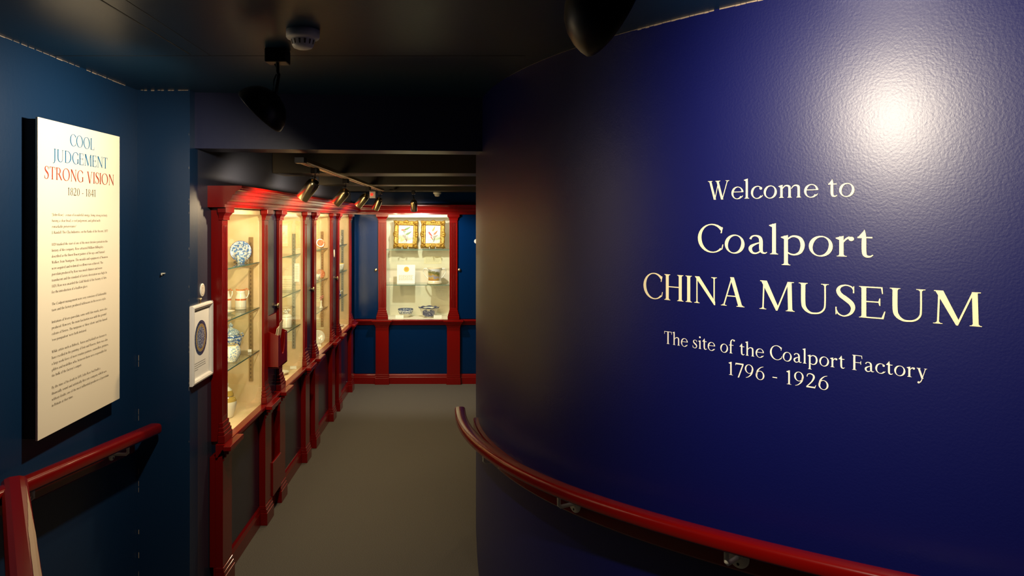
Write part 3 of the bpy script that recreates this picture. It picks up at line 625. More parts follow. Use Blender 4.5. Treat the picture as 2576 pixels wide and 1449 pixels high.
# ================= lamps =================
def scoop(label, pos, axis, mount, power, group='black scoop lamps', k=1.0):
    pos, axis = Vector(pos), Vector(axis).normalized(); t = thing('scoop_lamp', label, 'lamp', mount, 0, group); R = orient(axis); Mx = Matrix.Translation(pos) @ R
    # local -Z is the beam; rim at z = 0, bowl behind it
    prof = [(r*k, z*k) for r, z in ((.083, 0), (.085, .003), (.084, .012), (.079, .028), (.069, .045), (.054, .06), (.036, .07), (.018, .075), (.0004, .0765))]
    m = MB(); m.lathe(prof, 40, mat4=Mx); m.lathe([(r*.965, z*.965+.0006) for r, z in prof], 40, mi=1, mat4=Mx); m.lathe([(.083*k*.965, .0006), (.083*k, 0)], 40, mat4=Mx)
    keep(m.build('shade', ['black', 'reflector'], fix=False), t)
    m = MB(); m.lathe([(.0004, .078), (.014, .078), (.016, .072), (.0155, .04), (.014, .036)], 20, mat4=Mx); keep(m.build('lamp_holder', 'black'), t)
    m = MB(); m.lathe([(.0004, .012), (.012, .014), (.019, .022), (.021, .03), (.017, .04), (.011, .05)], 20, mat4=Mx); keep(m.build('bulb', 'bulb'), t)
    mt = Vector(mount); m = MB(); m.box(mt.x-.033, mt.x+.033, mt.y-.03, mt.y+.03, mt.z-.043, mt.z); keep(m.build('ceiling_box', 'black', bev=.004), t)
    back = Mx @ Vector((0, 0, .07)); sx = (R @ Vector((1, 0, 0))); e1, e2 = pos+sx*.089-axis*.012, pos-sx*.089-axis*.012
    m = MB(); m.tube([mt+Vector((0, 0, -.04)), mt+Vector((0, 0, -.07)), mt.lerp(back, .6)+Vector((.008, 0, .01)), back], .0055, 10); keep(m.build('stem', 'black'), t)
    m = MB(); m.tube([mt+Vector((-.012, .01, -.04)), mt+Vector((-.002, .012, -.062)), mt+Vector((-.014, .012, -.09)), back+Vector((-.01, .006, .008)), back], .0028, 8); keep(m.build('cable', 'black'), t)
    l = light('scoop_light', 'SPOT', Mx @ Vector((0, 0, -.003)), power, (1, .86, .66), axis if k != 1 else (-.60, .08, -.74), .022, 172 if k == 1 else 155, .62 if k == 1 else .7); l['kind'] = 'helper'
    return t
scoop('black scoop lamp hanging from the ceiling box near the smoke detector', at(652, 283, 2.29), (-.68, .06, -.66), (-.566, 2.29, ZC), P_SCOOP_SIGN)
scoop('black scoop lamp cut by the top edge of the photo, lighting the lettered wall', (.224, 1.1, 1.912), (.88, .22, -.40), (.13, 1.03, ZC), P_SCOOP_WALL, k=.93)
# gold track spotlights
t = thing('light_track', 'long gold lighting track under the dark joists', 'track', (-.694, 4.8, 1.87))
m = MB(); m.box(-.712, -.676, 3.22, 6.48, 1.852, 1.8695); m.box(-.706, -.699, 3.222, 6.478, 1.846, 1.853); m.box(-.689, -.682, 3.222, 6.478, 1.846, 1.853); keep(m.build('rail', 'goldmetal', bev=.001), t)
m = MB(); m.box(-.715, -.673, 3.18, 3.235, 1.844, 1.8698); keep(m.build('end_cap', 'black', bev=.002), t)
def gold_spot(label, top, pos, axis, power=P_TRACK, ang=172, col=WARM):
    """top: clip point overhead; pos: middle of the open mouth"""
    top, pos, axis = Vector(top), Vector(pos), Vector(axis).normalized(); t = thing('track_spotlight', label, 'spotlight', top, 0, 'gold track spotlights'); Mx = Matrix.Translation(pos) @ orient(axis)
    prof = [(.0295, 0), (.0302, .001), (.0302, .078), (.0285, .092), (.0235, .104), (.015, .111), (.0004, .1135)]
    m = MB(); m.lathe(prof, 32, mat4=Mx); m.lathe([(.0285, 0), (.0285, .07), (.0004, .085)], 32, mi=1, mat4=Mx); m.lathe([(.0285, 0), (.0295, 0)], 32, mat4=Mx); keep(m.build('barrel', ['goldmetal', 'reflector'], fix=False), t)
    m = MB(); m.lathe([(.0004, .008), (.02, .01), (.0255, .016), (.02, .04), (.012, .06)], 24, mat4=Mx); keep(m.build('bulb', 'bulb'), t)
    m = MB(); m.box(top.x-.016, top.x+.016, top.y-.03, top.y+.03, top.z-.034, top.z-.006); keep(m.build('adaptor', 'black', bev=.003), t)
    back = Mx @ Vector((0, 0, .085)); side = (Mx.to_3x3() @ Vector((1, 0, 0))); 
    m = MB(); m.tube([top+Vector((0, 0, -.03)), top+Vector((0, 0, -.055)), back+Vector((0, 0, .035)), back+Vector((0, 0, .02))], .0045, 10); m.box(back.x-.009, back.x+.009, back.y-.012, back.y+.012, back.z+.012, back.z+.034); keep(m.build('arm', 'black'), t)
    l = light('spot_light', 'SPOT', Mx @ Vector((0, 0, -.004)), power, col, axis, .02, ang, .4); l['kind'] = 'helper'
    return t
for (u0, v0, u1, v1, Y), lab in zip(((160, 635, 340, 425, 3.50), (612, 705, 745, 560, 4.435), (912, 740, 1012, 625, 5.495), (1145, 790, 1200, 670, 6.29)), ('gold spotlight nearest the bulkhead on the track', 'second gold spotlight along the track', 'third gold spotlight along the track, beside the red alarm lamp', 'gold spotlight at the far end of the track')):
    z = lambda u, v: at(730+u/5.367, 380+v/5.367, Y)
    p, q = z(u0, v0), z(u1, v1); ax = (p-q).normalized(); gold_spot(lab, (-.694, Y+.02, 1.852), p, ax+Vector((0, .25, 0)))
p = at(1042, 529, 6.72); q = Vector((p.x-.006, 6.70, 1.868)); gold_spot('gold spotlight in front of the end case', q, p, (0.0, .6, -.8), 46, 130, (1, .89, .74))
t = thing('light_track', 'short cross bar holding the spotlight of the end case', 'track', (p.x, 6.70, 1.87)); m = MB(); m.box(-.66, .9, 6.683, 6.717, 1.862, 1.875); keep(m.build('rail', 'joist'), t)
for x in (-.64, .88):
    m = MB(); m.box(x-.012, x+.012, 6.683, 7.02, 1.8695, 1.8805); keep(m.build('hanger', 'joist'), t)
# smoke detector, alarm lamp, small detector
def detector(label, pos, sc, name='smoke_detector'):
    t = thing(name, label, 'detector', pos); Mx = Matrix.Translation(Vector(pos)) @ Matrix.Scale(sc, 4)
    m = MB(); m.lathe([(.0004, 0), (.0455, 0), (.0455, -.019), (.043, -.023), (.033, -.025)], 40, mat4=Mx); keep(m.build('base', 'detector'), t)
    m = MB(); m.lathe([(.034, -.0245), (.0325, -.030), (.029, -.042), (.025, -.048), (.017, -.051), (.0004, -.052)], 40, mat4=Mx); c = keep(m.build('chamber', 'detector'), t)
    m = MB()
    for k in range(14):
        a = math.radians(360*k/14+9); c1, s1 = math.cos(a), math.sin(a)
        pr = [(.0336, -.028), (.0304, -.0405)]
        q = [Mx @ Vector((r*c1-e*s1, r*s1+e*c1, z)) for (r, z), e in ((pr[0], -.003), (pr[0], .003), (pr[1], .0018), (pr[1], -.0018))]; m.poly(q)
    s = m.build('vent_slots', 'slot', fix=False); s.parent = c
    return t
detector('white smoke detector on the dark ceiling', (-.4395, 2.06, ZC), 1.0)
detector('small detector under the last joist above the end case', (at(1100, 485, 7.13).x, 7.13, 1.87), .85)
t = thing('alarm_lamp', 'white square alarm plate with a red lamp above the third spotlight', 'alarm', at(937, 490, 6.5))
p = at(937, 490, 6.5); m = MB(); m.box(p.x-.026, p.x+.026, 6.498, 6.52, p.z-.029, p.z+.029); keep(m.build('plate', 'white', bev=.002), t)
m = MB(); m.lathe([(.0004, .016), (.008, .014), (.0125, .007), (.013, 0)], 20, mat4=Matrix.Translation((p.x-.006, 6.498, p.z+.002)) @ RY); keep(m.build('lamp_dome', 'led'), t)
m = MB(); m.box(p.x-.012, p.x+.012, 6.504, 6.516, p.z+.02, 1.93); keep(m.build('bracket', 'black'), t)
m = MB(); m.box(p.x-.05, p.x+.05, 6.49, 6.53, 1.925, 2.1); keep(m.build('hanger', 'matteblack'), t)
# small hook on the wall nib
p = at(412, 688, 2.999); m = MB(); m.box(p.x-.006, p.x+.006, 2.988, 2.9995, p.z-.001, p.z+.003); m.box(p.x-.006, p.x-.003, 2.986, 2.9995, p.z-.006, p.z+.003)
tag(m.build('wall_hook', 'grey'), 'tiny metal hook on the dark wall between panel and corridor', 'hook')
# ================= white framed plate print =================
t = thing('framed_print', 'white framed print of a blue plate hung beside the first case', 'picture', (XW, 3.11, .93))
ya, yb, za, zb, xf = 2.994, 3.238, .932, 1.2535, -1.0765
m = MB(); w = .021
def fr(y, z, d): return (XW+.001+d, y, z)
rows = []
for ins, d in ((0, 0), (0, .011), (.004, .016), (.010, .0175), (.017, .013), (.021, .007), (.021, .004)):
    rows.append([fr(ya+ins, za+ins, d), fr(yb-ins, za+ins, d), fr(yb-ins, zb-ins, d), fr(ya+ins, zb-ins, d)])
m.grid(rows, smooth=False, cu=True); keep(m.build('frame', 'white'), t)
m = MB(); m.box(XW+.001, XW+.005, ya+w-.002, yb-w+.002, za+w-.002, zb-w+.002); keep(m.build('mount', 'paper'), t)
M['print'] = china('printed_plate', (.5, .52, .56), (.03, .06, .22), 190, .48, soft=.08); M['printrim'] = china('printed_rim', (.09, .12, .24), (.02, .02, .05), 240, .52, soft=.08); M['printgold'] = china('printed_gold', (.5, .4, .2), (.3, .2, .08), 260, .5, soft=.08)
yc, zc, r = 3.113, 1.1115, .0725
m = MB()
for (ra, rb, mi) in ((.0002, .62, 0), (.62, .8, 2), (.8, 1.0, 1)):
    m.lathe([(ra*r, 0), (rb*r, 0)], 48, mi, mat4=Matrix.Translation((XW+.0055, yc, zc)) @ RX)
keep(m.build('plate_picture', ['print', 'printrim', 'printgold'], fix=False), t)
m = MB()
for k in range(4):
    y = 3.04
    while y < (3.165 if k < 3 else 3.08): w_ = random.uniform(.004, .012); m.box(XW+.0052, XW+.0055, y, min(y+w_, 3.17), 1.012-k*.009, 1.0145-k*.009); y += w_+.002
keep(m.build('caption', 'silver'), t)
m = MB(); m.lathe([(.0004, .008), (.003, .008), (.0045, .004), (.0045, 0)], 14, mat4=Matrix.Translation((XW, 3.116, 1.272)) @ RX); m.box(XW+.001, XW+.004, 3.1135, 3.1185, 1.247, 1.272); keep(m.build('hanger', 'brass'), t)
# ================= china and papers inside the cases =================
SZ = {1: 1.379, 2: 1.139, 3: .911, 0: .63}
def ware(name, label, cat, loc, prof, m, seg=32, rz=0, tilt=None, sx=1, sy=1, body='body', group=None):
    """thing standing at loc with a turned body; prof in metres"""
    t = thing(name, label, cat, (loc[0], loc[1], loc[2]+.0006), rz, group)
    mb = MB(); mb.lathe(prof, seg, sx=sx, sy=sy); b = mb.build(body, m, t)
    if tilt: b.rotation_euler = tilt
    return t
def handle(t, pts, r, m, name='handle', ry=None):
    mb = MB(); mb.tube(pts, r, 10, ry=ry); return mb.build(name, m, t)
def flatpart(t, name, m, pts_list):
    mb = MB(); [mb.poly(p) for p in pts_list]; return mb.build(name, m, t, fix=False)
M['willow'] = china('blue_printed_china', (.7, .76, .82), (.1, .22, .55), 90, .5, soft=.06)
M['willowlight'] = china('pale_blue_printed_china', (.72, .75, .78), (.14, .27, .55), 170, .5, soft=.09)
M['whiteware'] = mat('white_glazed_china', (.78, .77, .72), .12, coat=.5)
M['orangeband'] = china('white_china_with_orange_band', (.8, .78, .74), (.8, .78, .74), 5, .9, [(.047, .056, (.6, .17, .06)), (.0965, .12, (.6, .2, .07)), (.012, .0135, (.5, .35, .12)), (.006, .0075, (.5, .35, .12))])
M['jar'] = china('blue_and_white_jar', (.74, .77, .8), (.07, .17, .5), 75, .53, [(.085, .092, (.06, .14, .45)), (.07, .074, (.06, .14, .45))])
M['bowlcream'] = china('cream_china_blue_landscape', (.78, .74, .64), (.2, .32, .55), 150, .54, [(.0795, .09, (.55, .36, .12))])
M['giltvase'] = china('white_and_gilt_vase', (.74, .7, .62), (.4, .27, .1), 60, .72, [(.08, .104, (.45, .3, .07)), (.106, .132, (.42, .28, .06))])
M['darkblue'] = china('dark_blue_printed_china', (.72, .74, .76), (.02, .03, .14), 110, .47, [(.066, .072, (.02, .03, .12))])
M['floral'] = china('white_china_with_sprigs', (.78, .77, .74), (.3, .2, .22), 60, .68, soft=.01)
M['pinkgilt'] = china('pink_and_gilt_saucer', (.6, .3, .16), (.5, .14, .08), 120, .5)
M['faint'] = mat('faint_print', (.55, .48, .38), .8)
M['acrylic'] = mat('clear_stand', (.8, .82, .8), .1)
# --- first case
t = ware('plate', 'blue and white landscape plate standing upright on the top shelf', 'plate', (-1.166, 3.925, SZ[1]), [(.0003, 0), (.032, .001), (.036, .006), (.0545, .011), (.0552, .0122), (.0535, .0132), (.036, .0085), (.031, .0035), (.0003, .003)], 'willow', 48, body='dish')
t.children[0].rotation_euler = (math.radians(80), 0, math.radians(22)); t.children[0].location = (0, .004, .0562)
mb = MB(); mb.lathe([(.0535, .0134), (.0555, .0126), (.0552, .0116)], 48); rim = mb.build('rim', mat('blue_rim', (.08, .1, .3), .2), t); rim.rotation_euler = t.children[0].rotation_euler; rim.location = t.children[0].location
mb = MB(); mb.tube([(-.03, -.012, .002), (-.028, .02, .003), (-.02, .035, .04)], .002, 8); mb.tube([(.03, -.004, .002), (.03, .026, .003), (.012, .04, .04)], .002, 8); mb.build('plate_stand', 'black', t)
ware('tea_bowl', 'small blue and white tea bowl in front of the upright plate', 'bowl', (-1.147, 3.872, SZ[1]), [(.0003, .004), (.017, .003), (.0175, 0), (.0195, 0), (.0195, .004), (.026, .014), (.030, .03), (.033, .054), (.0322, .0545), (.029, .031), (.024, .015), (.0003, .008)], 'willow')
def jug(label, loc, rz):
    t = ware('jug', label, 'jug', loc, [(.0003, .001), (.027, .001), (.0282, .003), (.028, .05), (.0275, .06), (.0225, .075), (.0195, .085), (.0205, .1), (.0195, .1), (.018, .085), (.021, .074), (.0255, .06), (.0255, .006), (.0003, .005)], 'orangeband', 36, rz)
    b = t.children[0]
    for v in b.data.vertices:
        if v.co.z > .088:
            a = math.atan2(v.co.y, v.co.x); k = (v.co.z-.088)/.012
            v.co.x *= 1+.28*k*max(0, math.cos(a))**3; v.co.z += k*(.007*max(0, math.cos(a))**3+.004*max(0, -math.cos(a))**3)
    handle(t, [(-.019, 0, .098), (-.028, 0, .106), (-.039, 0, .098), (-.040, 0, .08), (-.034, 0, .064), (-.026, 0, .054)], .0034, 'orangeband'); return t
jug('white jug with orange bands and looped handle on the middle shelf', (-1.146, 3.865, SZ[2]), math.radians(200))
jug('white orange banded jug half hidden behind the first pilaster', (-1.222, 3.86, SZ[2]), math.radians(160))
ware('saucer', 'white saucer with an orange rim on the middle shelf', 'saucer', (-1.172, 3.70, SZ[2]), [(.0003, .002), (.02, .002), (.022, 0), (.024, 0), (.045, .011), (.046, .0125), (.044, .0125), (.022, .005), (.0003, .0045)], 'orangeband')
t = ware('ginger_jar', 'blue and white lidded jar at the back of the lower shelf', 'jar', (-1.196, 3.86, SZ[3]), [(.0003, .001), (.034, .001), (.036, .004), (.045, .03), (.054, .06), (.056, .078), (.050, .093), (.042, .098), (.042, .104), (.0003, .1)], 'jar')
mb = MB(); mb.lathe([(.045, .099), (.0455, .112), (.043, .114), (.03, .124), (.012, .132), (.008, .135), (.008, .138), (.0125, .143), (.0115, .15), (.005, .155), (.003, .159), (.0003, .161)], 28); mb.build('lid', 'willowlight', t)
for s in (1, -1): handle(t, [(.044*s, .02, .1), (.055*s, .02, .104), (.06*s, .02, .095), (.053*s, .02, .082)], .004, 'jar')
t = ware('sugar_bowl', 'round cream bowl with blue landscape in front of the lidded jar', 'bowl', (-1.128, 3.64, SZ[3]), [(.0003, .001), (.028, .001), (.029, .005), (.041, .02), (.049, .042), (.047, .062), (.038, .078), (.0335, .083), (.0325, .083), (.036, .077), (.045, .06), (.045, .04), (.0003, .01)], 'bowlcream')
handle(t, [(-.02, -.042, .06), (-.026, -.058, .062), (-.028, -.064, .048), (-.026, -.057, .03), (-.02, -.045, .026)], .004, 'bowlcream')
t = ware('covered_vase', 'white and gilt covered vase on the floor of the first case', 'vase', (-1.162, 3.68, SZ[0]), [(.0003, .001), (.032, .001), (.034, .004), (.036, .012), (.045, .04), (.050, .066), (.0495, .082), (.043, .096), (.033, .104), (.03, .108), (.0003, .107)], 'giltvase')
mb = MB(); mb.lathe([(.036, .107), (.036, .113), (.032, .122), (.026, .136), (.015, .146), (.009, .15), (.008, .155), (.012, .16), (.009, .168), (.0003, .173)], 28); mb.build('lid', 'giltvase', t)
def card(label, cat, loc, w, h, tilt=15, rz=0, m='paper', lines=2, name='label_card', group=None, inkc='silver', thick=.0012, top=.8):
    t = thing(name, label, cat, (loc[0], loc[1], loc[2]+.0008), rz, group); mb = MB(); mb.box(-w/2, w/2, -thick, 0, 0, h); b = mb.build('sheet', m, t); b.rotation_euler = (math.radians(-tilt), 0, 0)
    mb = MB()
    for k in range(lines):
        z = h*(top-(top-.18)*k/max(1, lines-1)) if lines > 1 else h*.5; x = -w*.4
        while x < w*.36: q = random.uniform(.05, .12)*w; mb.poly([(x, -thick-.0003, z), (min(x+q, w*.4), -thick-.0003, z), (min(x+q, w*.4), -thick-.0003, z+h*.03+.0006), (x, -thick-.0003, z+h*.03+.0006)]); x += q+.02*w
    p = mb.build('print', inkc, t, fix=False); p.rotation_euler = b.rotation_euler
    return t
card('small white label card tucked on the lower shelf of the first case', 'label', (-1.108, 3.895, SZ[3]), .018, .016, 30, .3)
# --- second case
t = ware('mug', 'white sprigged mug with a flower topped lid in the second case', 'mug', (-1.128, 4.80, SZ[3]), [(.0003, .001), (.031, .001), (.032, .004), (.033, .066), (.032, .067), (.0305, .006), (.0003, .005)], 'floral')
mb = MB(); mb.lathe([(.033, .068), (.033, .073), (.028, .082), (.016, .088), (.0003, .09)], 24)
for k in range(16):
    a = k*2.4; r = .005+.0012*k; c = Vector((r*math.cos(a), r*math.sin(a), .094+random.uniform(0, .022))); mb.lathe([(.0003, .006), (.004, .004), (.0065, 0), (.004, -.004), (.0003, -.005)], 8, mat4=Matrix.Translation(c) @ Matrix.Rotation(a, 4, 'X'))
mb.build('flower_lid', 'floral', t); handle(t, [(-.02, -.024, .055), (-.034, -.034, .056), (-.04, -.038, .038), (-.032, -.034, .018), (-.021, -.024, .014)], .0036, 'floral')
ware('dish', 'shallow white dish on the floor of the second case', 'dish', (-1.145, 4.70, SZ[0]), [(.0003, .003), (.03, .002), (.032, 0), (.035, 0), (.055, .016), (.056, .018), (.053, .018), (.03, .006), (.0003, .005)], 'floral')
card('small label card lying on the floor of the second case', 'label', (-1.10, 4.86, SZ[0]), .04, .03, 60, .2)
def sheet_on_side(label, Y, u0, u1, v0, v1, m, lines=5):
    p, q = at(u0, v1, Y), at(u1, v0, Y); w, h = q.x-p.x, q.z-p.z
    return card(label, 'paper', ((p.x+q.x)/2, Y-.0008, p.z), w, h, 0, 0, m, lines, 'side_sheet', inkc='faint')
ye = 4.298+CW-.005  # reflections in the second case's glass, put in as solid printed sheets
sheet_on_side('narrow white reflection modelled as a sheet beside the slotted strip of the second case', ye-.008, 741, 753, 663, 709, 'paper', 8)
sheet_on_side('pale glass reflection modelled as a sheet with lines of print high inside the second case', ye, 706, 724, 563, 620, 'creampaper', 8)
sheet_on_side('wide cream reflection modelled as a sheet with print in the middle of the second case', ye, 700, 739, 694, 748, 'creampaper', 7)
sheet_on_side('cream reflection modelled as a sheet with print low inside the second case', ye, 716, 738, 832, 859, 'creampaper', 5)
# --- third case
def saucer(label, loc, rz):
    t = ware('saucer', label, 'saucer', loc, [(.0003, .001), (.018, .001), (.021, .005), (.036, .011), (.0365, .0125), (.035, .0135), (.02, .0075), (.0003, .004)], 'pinkgilt', 36, rz, body='dish')
    mb = MB(); mb.lathe([(.0345, .0136), (.0368, .0128), (.0362, .0112)], 36); r = mb.build('gilt_rim', 'gold', t)
    for o in t.children: o.rotation_euler = (math.radians(74), 0, 0); o.location = (0, .004, .041)
    mb = MB(); mb.tube([(-.018, -.016, .002), (-.018, .012, .002), (-.012, .02, .03)], .0016, 8); mb.tube([(.018, -.016, .002), (.018, .012, .002), (.012, .02, .03)], .0016, 8); mb.build('stand', 'acrylic', t); return t
saucer('pink and gilt saucer on the top shelf of the third case', (-1.103, 5.80, SZ[1]), .5)
saucer('pink and gilt saucer on the middle shelf of the third case', (-1.106, 5.82, SZ[2]), .7)
ware('cup', 'cream gilt edged cup beside the lower gilt saucer', 'cup', (-1.12, 5.74, SZ[2]), [(.0003, .001), (.016, .001), (.017, .006), (.026, .02), (.03, .045), (.029, .045), (.024, .02), (.0003, .006)], 'bowlcream')
t = thing('figurine', 'small pink and white flower figure on the lower shelf of the third case', 'figurine', (-1.107, 5.86, SZ[3]+.0006)); mb = MB(); mb.lathe([(.0003, 0), (.016, 0), (.016, .006), (.008, .014), (.0055, .04), (.008, .055), (.005, .066), (.0003, .069)], 20); mb.build('stem', 'whiteware', t)
mb = MB()
for k in range(9):
    a = k*2.4; c = Vector((.013*math.cos(a)*(k % 3)/2, .013*math.sin(a)*(k % 3)/2, .062+.004*k)); mb.lathe([(.0003, .005), (.005, .004), (.008, 0), (.004, -.004), (.0003, -.005)], 9, mat4=Matrix.Translation(c) @ Matrix.Rotation(a, 4, 'Y'))
mb.build('blossom', mat('pink_petals', (.55, .2, .2), .4), t)
t = ware('plate', 'white fan of a plate leaning on the floor of the third case', 'plate', (-1.122, 5.80, SZ[0]), [(.0003, 0), (.03, .001), (.036, .006), (.055, .011), (.056, .0125), (.054, .0135), (.034, .008), (.0003, .004)], 'floral', 36, .35, body='dish'); t.children[0].rotation_euler = (math.radians(72), 0, 0); t.children[0].location = (0, .006, .06)
mb = MB(); mb.tube([(-.02, -.02, .002), (-.02, .02, .002), (-.014, .032, .04)], .0018, 8); mb.tube([(.02, -.02, .002), (.02, .02, .002), (.014, .032, .04)], .0018, 8); mb.build('stand', 'acrylic', t)
sheet_on_side('cream paper with print low inside the third case', 5.308+CW-.005, 796, 814, 800, 828, 'creampaper', 5)
sheet_on_side('pale paper with lines of print in the middle of the third case', 5.308+CW-.005, 790, 805, 715, 760, 'creampaper', 6)
card('small label card on the floor of the third case', 'label', (-1.10, 5.72, SZ[0]), .04, .03, 60, .3)
# --- fourth case
t = thing('figurine', 'white porcelain scroll figure on the top shelf of the last left case', 'figurine', (-1.13, 6.85, SZ[1]+.0006)); mb = MB(); mb.lathe([(.0003, 0), (.022, 0), (.022, .006), (.012, .012), (.01, .03), (.0003, .036)], 20); mb.build('base', 'whiteware', t)
mb = MB(); mb.tube([(0, 0, .03), (-.012, 0, .045), (-.008, 0, .062), (.01, 0, .064), (.02, 0, .05), (.012, 0, .04)], .0045, 8); mb.tube([(0, 0, .03), (.02, .004, .05), (.026, .004, .07), (.014, .004, .078)], .0035, 8); mb.build('scroll', 'whiteware', t)
ware('bowl', 'white bowl with a gilt rim on the middle shelf of the last left case', 'bowl', (-1.125, 6.83, SZ[2]), [(.0003, .002), (.02, .002), (.022, 0), (.025, 0), (.036, .02), (.044, .05), (.0455, .068), (.0445, .068), (.042, .05), (.033, .02), (.0003, .008)], china('white_gilt_rim', (.74, .74, .7), (.5, .52, .5), 60, .62, [(.062, .07, (.65, .47, .12))]))
t = thing('figurine', 'dark blue and white figure on the lower shelf of the last left case', 'figurine', (-1.13, 6.85, SZ[3]+.0006)); mb = MB(); mb.lathe([(.0003, 0), (.02, 0), (.02, .008), (.012, .02), (.014, .035), (.009, .048), (.0003, .055)], 20); mb.build('body', 'darkblue', t); handle(t, [(.012, 0, .03), (.028, 0, .046), (.034, 0, .038)], .003, 'whiteware', 'arm')
ware('dish', 'flat dish with a dark rim on the floor of the last left case', 'dish', (-1.125, 6.8, SZ[0]), [(.0003, .003), (.03, .002), (.033, 0), (.036, 0), (.05, .012), (.051, .014), (.048, .014), (.03, .006), (.0003, .005)], china('dark_rimmed', (.7, .72, .7), (.65, .68, .66), 60, .6, [(.012, .02, (.02, .03, .05))]))
# --- end case: gilt framed bird pictures
def meadow(name, cy):
    m = mat(name, (.82, .82, .78), .3); nt = m.node_tree; b = nt.nodes['Principled BSDF']; tc = node(nt, 'ShaderNodeTexCoord'); sx = node(nt, 'ShaderNodeSeparateXYZ'); nt.links.new(tc.outputs['Object'], sx.inputs[0])
    n = node(nt, 'ShaderNodeTexNoise'); n.inputs['Scale'].default_value = 22; n.inputs['Detail'].default_value = 5; nt.links.new(tc.outputs['Object'], n.inputs['Vector'])
    a = node(nt, 'ShaderNodeMath', operation='MULTIPLY_ADD'); nt.links.new(n.outputs[0], a.inputs[0]); a.inputs[1].default_value = .14; nt.links.new(sx.outputs[2], a.inputs[2])
    r = node(nt, 'ShaderNodeValToRGB'); e = r.color_ramp.elements; e[0].position = .05; e[0].color = (.3, .22, .04, 1); e[1].position = .3; e[1].color = (.6, .63, .66, 1)
    for p, c in ((.1, (.4, .36, .1, 1)), (.13, (.6, .6, .52, 1)), (.155, (.18, .25, .08, 1)), (.185, (.4, .45, .26, 1)), (.21, (.62, .62, .56, 1))):
        k = r.color_ramp.elements.new(p); k.color = c
    nt.links.new(a.outputs[0], r.inputs[0]); nt.links.new(r.outputs[0], b.inputs['Base Color']); return m
M['meadow'] = meadow('painted_landscape', 0)
def gilt_picture(label, x, birds, roll):
    t = thing('gilt_picture', label, 'picture', (x, 7.47, 1.3126), 0, 'gilt framed bird pictures'); H, Wd, y0 = .27, .235, 0
    mb = MB(); n = 60                                            # scalloped, deeply carved frame
    def ring(ins, d, amp):
        out = []
        per = [(-1, -1), (1, -1), (1, 1), (-1, 1)]
        for k in range(4):
            (ax, az), (bx, bz) = per[k], per[(k+1) % 4]
            for j in range(n//4):
                f = j/(n//4); px, pz = ax+(bx-ax)*f, az+(bz-az)*f; w_ = amp*(math.cos(2*math.pi*f*2)*.5+.5)+amp*.45*math.cos(2*math.pi*f*4)
                nx, nz = ((0, -1), (1, 0), (0, 1), (-1, 0))[k]
                hx, hz = Wd/2-ins, H/2-ins
                out.append((px*hx+nx*w_, -d, H/2+pz*hz+nz*w_))
        return out
    mb.grid([ring(.002, 0, .0065), ring(.0, .012, .008), ring(.006, .021, .007), ring(.016, .0245, .004), ring(.025, .017, .001), ring(.032, .016, 0), ring(.036, .020, 0), ring(.042, .0145, 0), ring(.046, .008, 0)], cu=True)
    for sx in (-1, 1):
        for sz in (-1, 1):                                       # corner cartouches
            for k, (dx, dz, rr) in enumerate(((0, 0, .019), (-.024, .003, .012), (.003, -.024, .012), (-.016, -.016, .011), (.008, .008, .008))):
                c = Vector((sx*(Wd/2-.016+dx), -.019, H/2+sz*(H/2-.016+dz))); mb.lathe([(.0003, .009), (rr*.6, .0065), (rr, 0), (rr*.9, -.008)], 12, mat4=Matrix.Translation(c) @ Matrix.Rotation(math.pi/2, 4, 'X'))
    for c0 in ((0, -1), (0, 1), (1, 0), (-1, 0)):
        for k in (-1, 0, 1):
            c = Vector((c0[0]*(Wd/2-.012)+(k*.02 if c0[0] == 0 else 0), -.02, H/2+c0[1]*(H/2-.012)+(k*.022 if c0[1] == 0 else 0))); mb.lathe([(.0003, .007), (.007, .005), (.0115, 0), (.01, -.006)], 10, mat4=Matrix.Translation(c) @ Matrix.Rotation(math.pi/2, 4, 'X'))
    f = mb.build('gilt_frame', 'gold', t)
    mb = MB(); mb.box(-Wd/2+.042, Wd/2-.042, -.0085, -.002, .042, H-.042); p = mb.build('painting', 'meadow', t)
    kids = [f, p]
    for (bx, bz, L, ang, col) in birds:
        mb = MB(); ca, sa = math.cos(ang), math.sin(ang); q = []
        for k in range(18):
            a = 2*math.pi*k/18; lx, lz = L*math.cos(a), L*.27*math.sin(a)*(1-.45*math.cos(a)) ; lz += .12*L*math.cos(a)**2; q.append((bx+lx*ca-lz*sa, -.0092, bz+lx*sa+lz*ca))
        mb.poly(q); kids.append(mb.build('painted_bird', BIRD[col], t, fix=False))
    mb = MB()
    for bx, bz, L, ang, col in birds:
        mb.poly([(bx-.001, -.0089, bz), (bx+.001, -.0089, bz), (.012, -.0089, .06), (.009, -.0089, .06)])
    kids.append(mb.build('painted_branch', BIRD[4], t, fix=False))
    for o in kids: o.rotation_euler = (math.radians(-9), math.radians(roll), 0); o.location = (0, 0, .011)
    mb = MB()
    for s in (-.03, .03): mb.tube([(s, -.046, .02), (s, -.044, .0045), (s, .02, .0045), (s*.8, .07, .1)], .0032, 8)
    mb.build('stand', 'acrylic', t)
BIRD = [mat('green_bird', (.12, .2, .06), .5), mat('orange_bird', (.4, .1, .01), .5), mat('red_bird', (.4, .015, .01), .5), mat('grey_bird', (.25, .22, .2), .5), mat('brown_branch', (.1, .07, .03), .6), mat('yellow_bird', (.3, .25, .04), .5)]
gilt_picture('gilt framed picture of green and orange parrots on the top shelf', -.569, [(.017, .195, .034, .5, 0), (-.022, .178, .027, .05, 1), (-.012, .163, .018, .2, 0), (.03, .147, .034, .55, 0), (-.008, .105, .034, -.7, 3), (.012, .077, .009, -.5, 2)], 1.5)
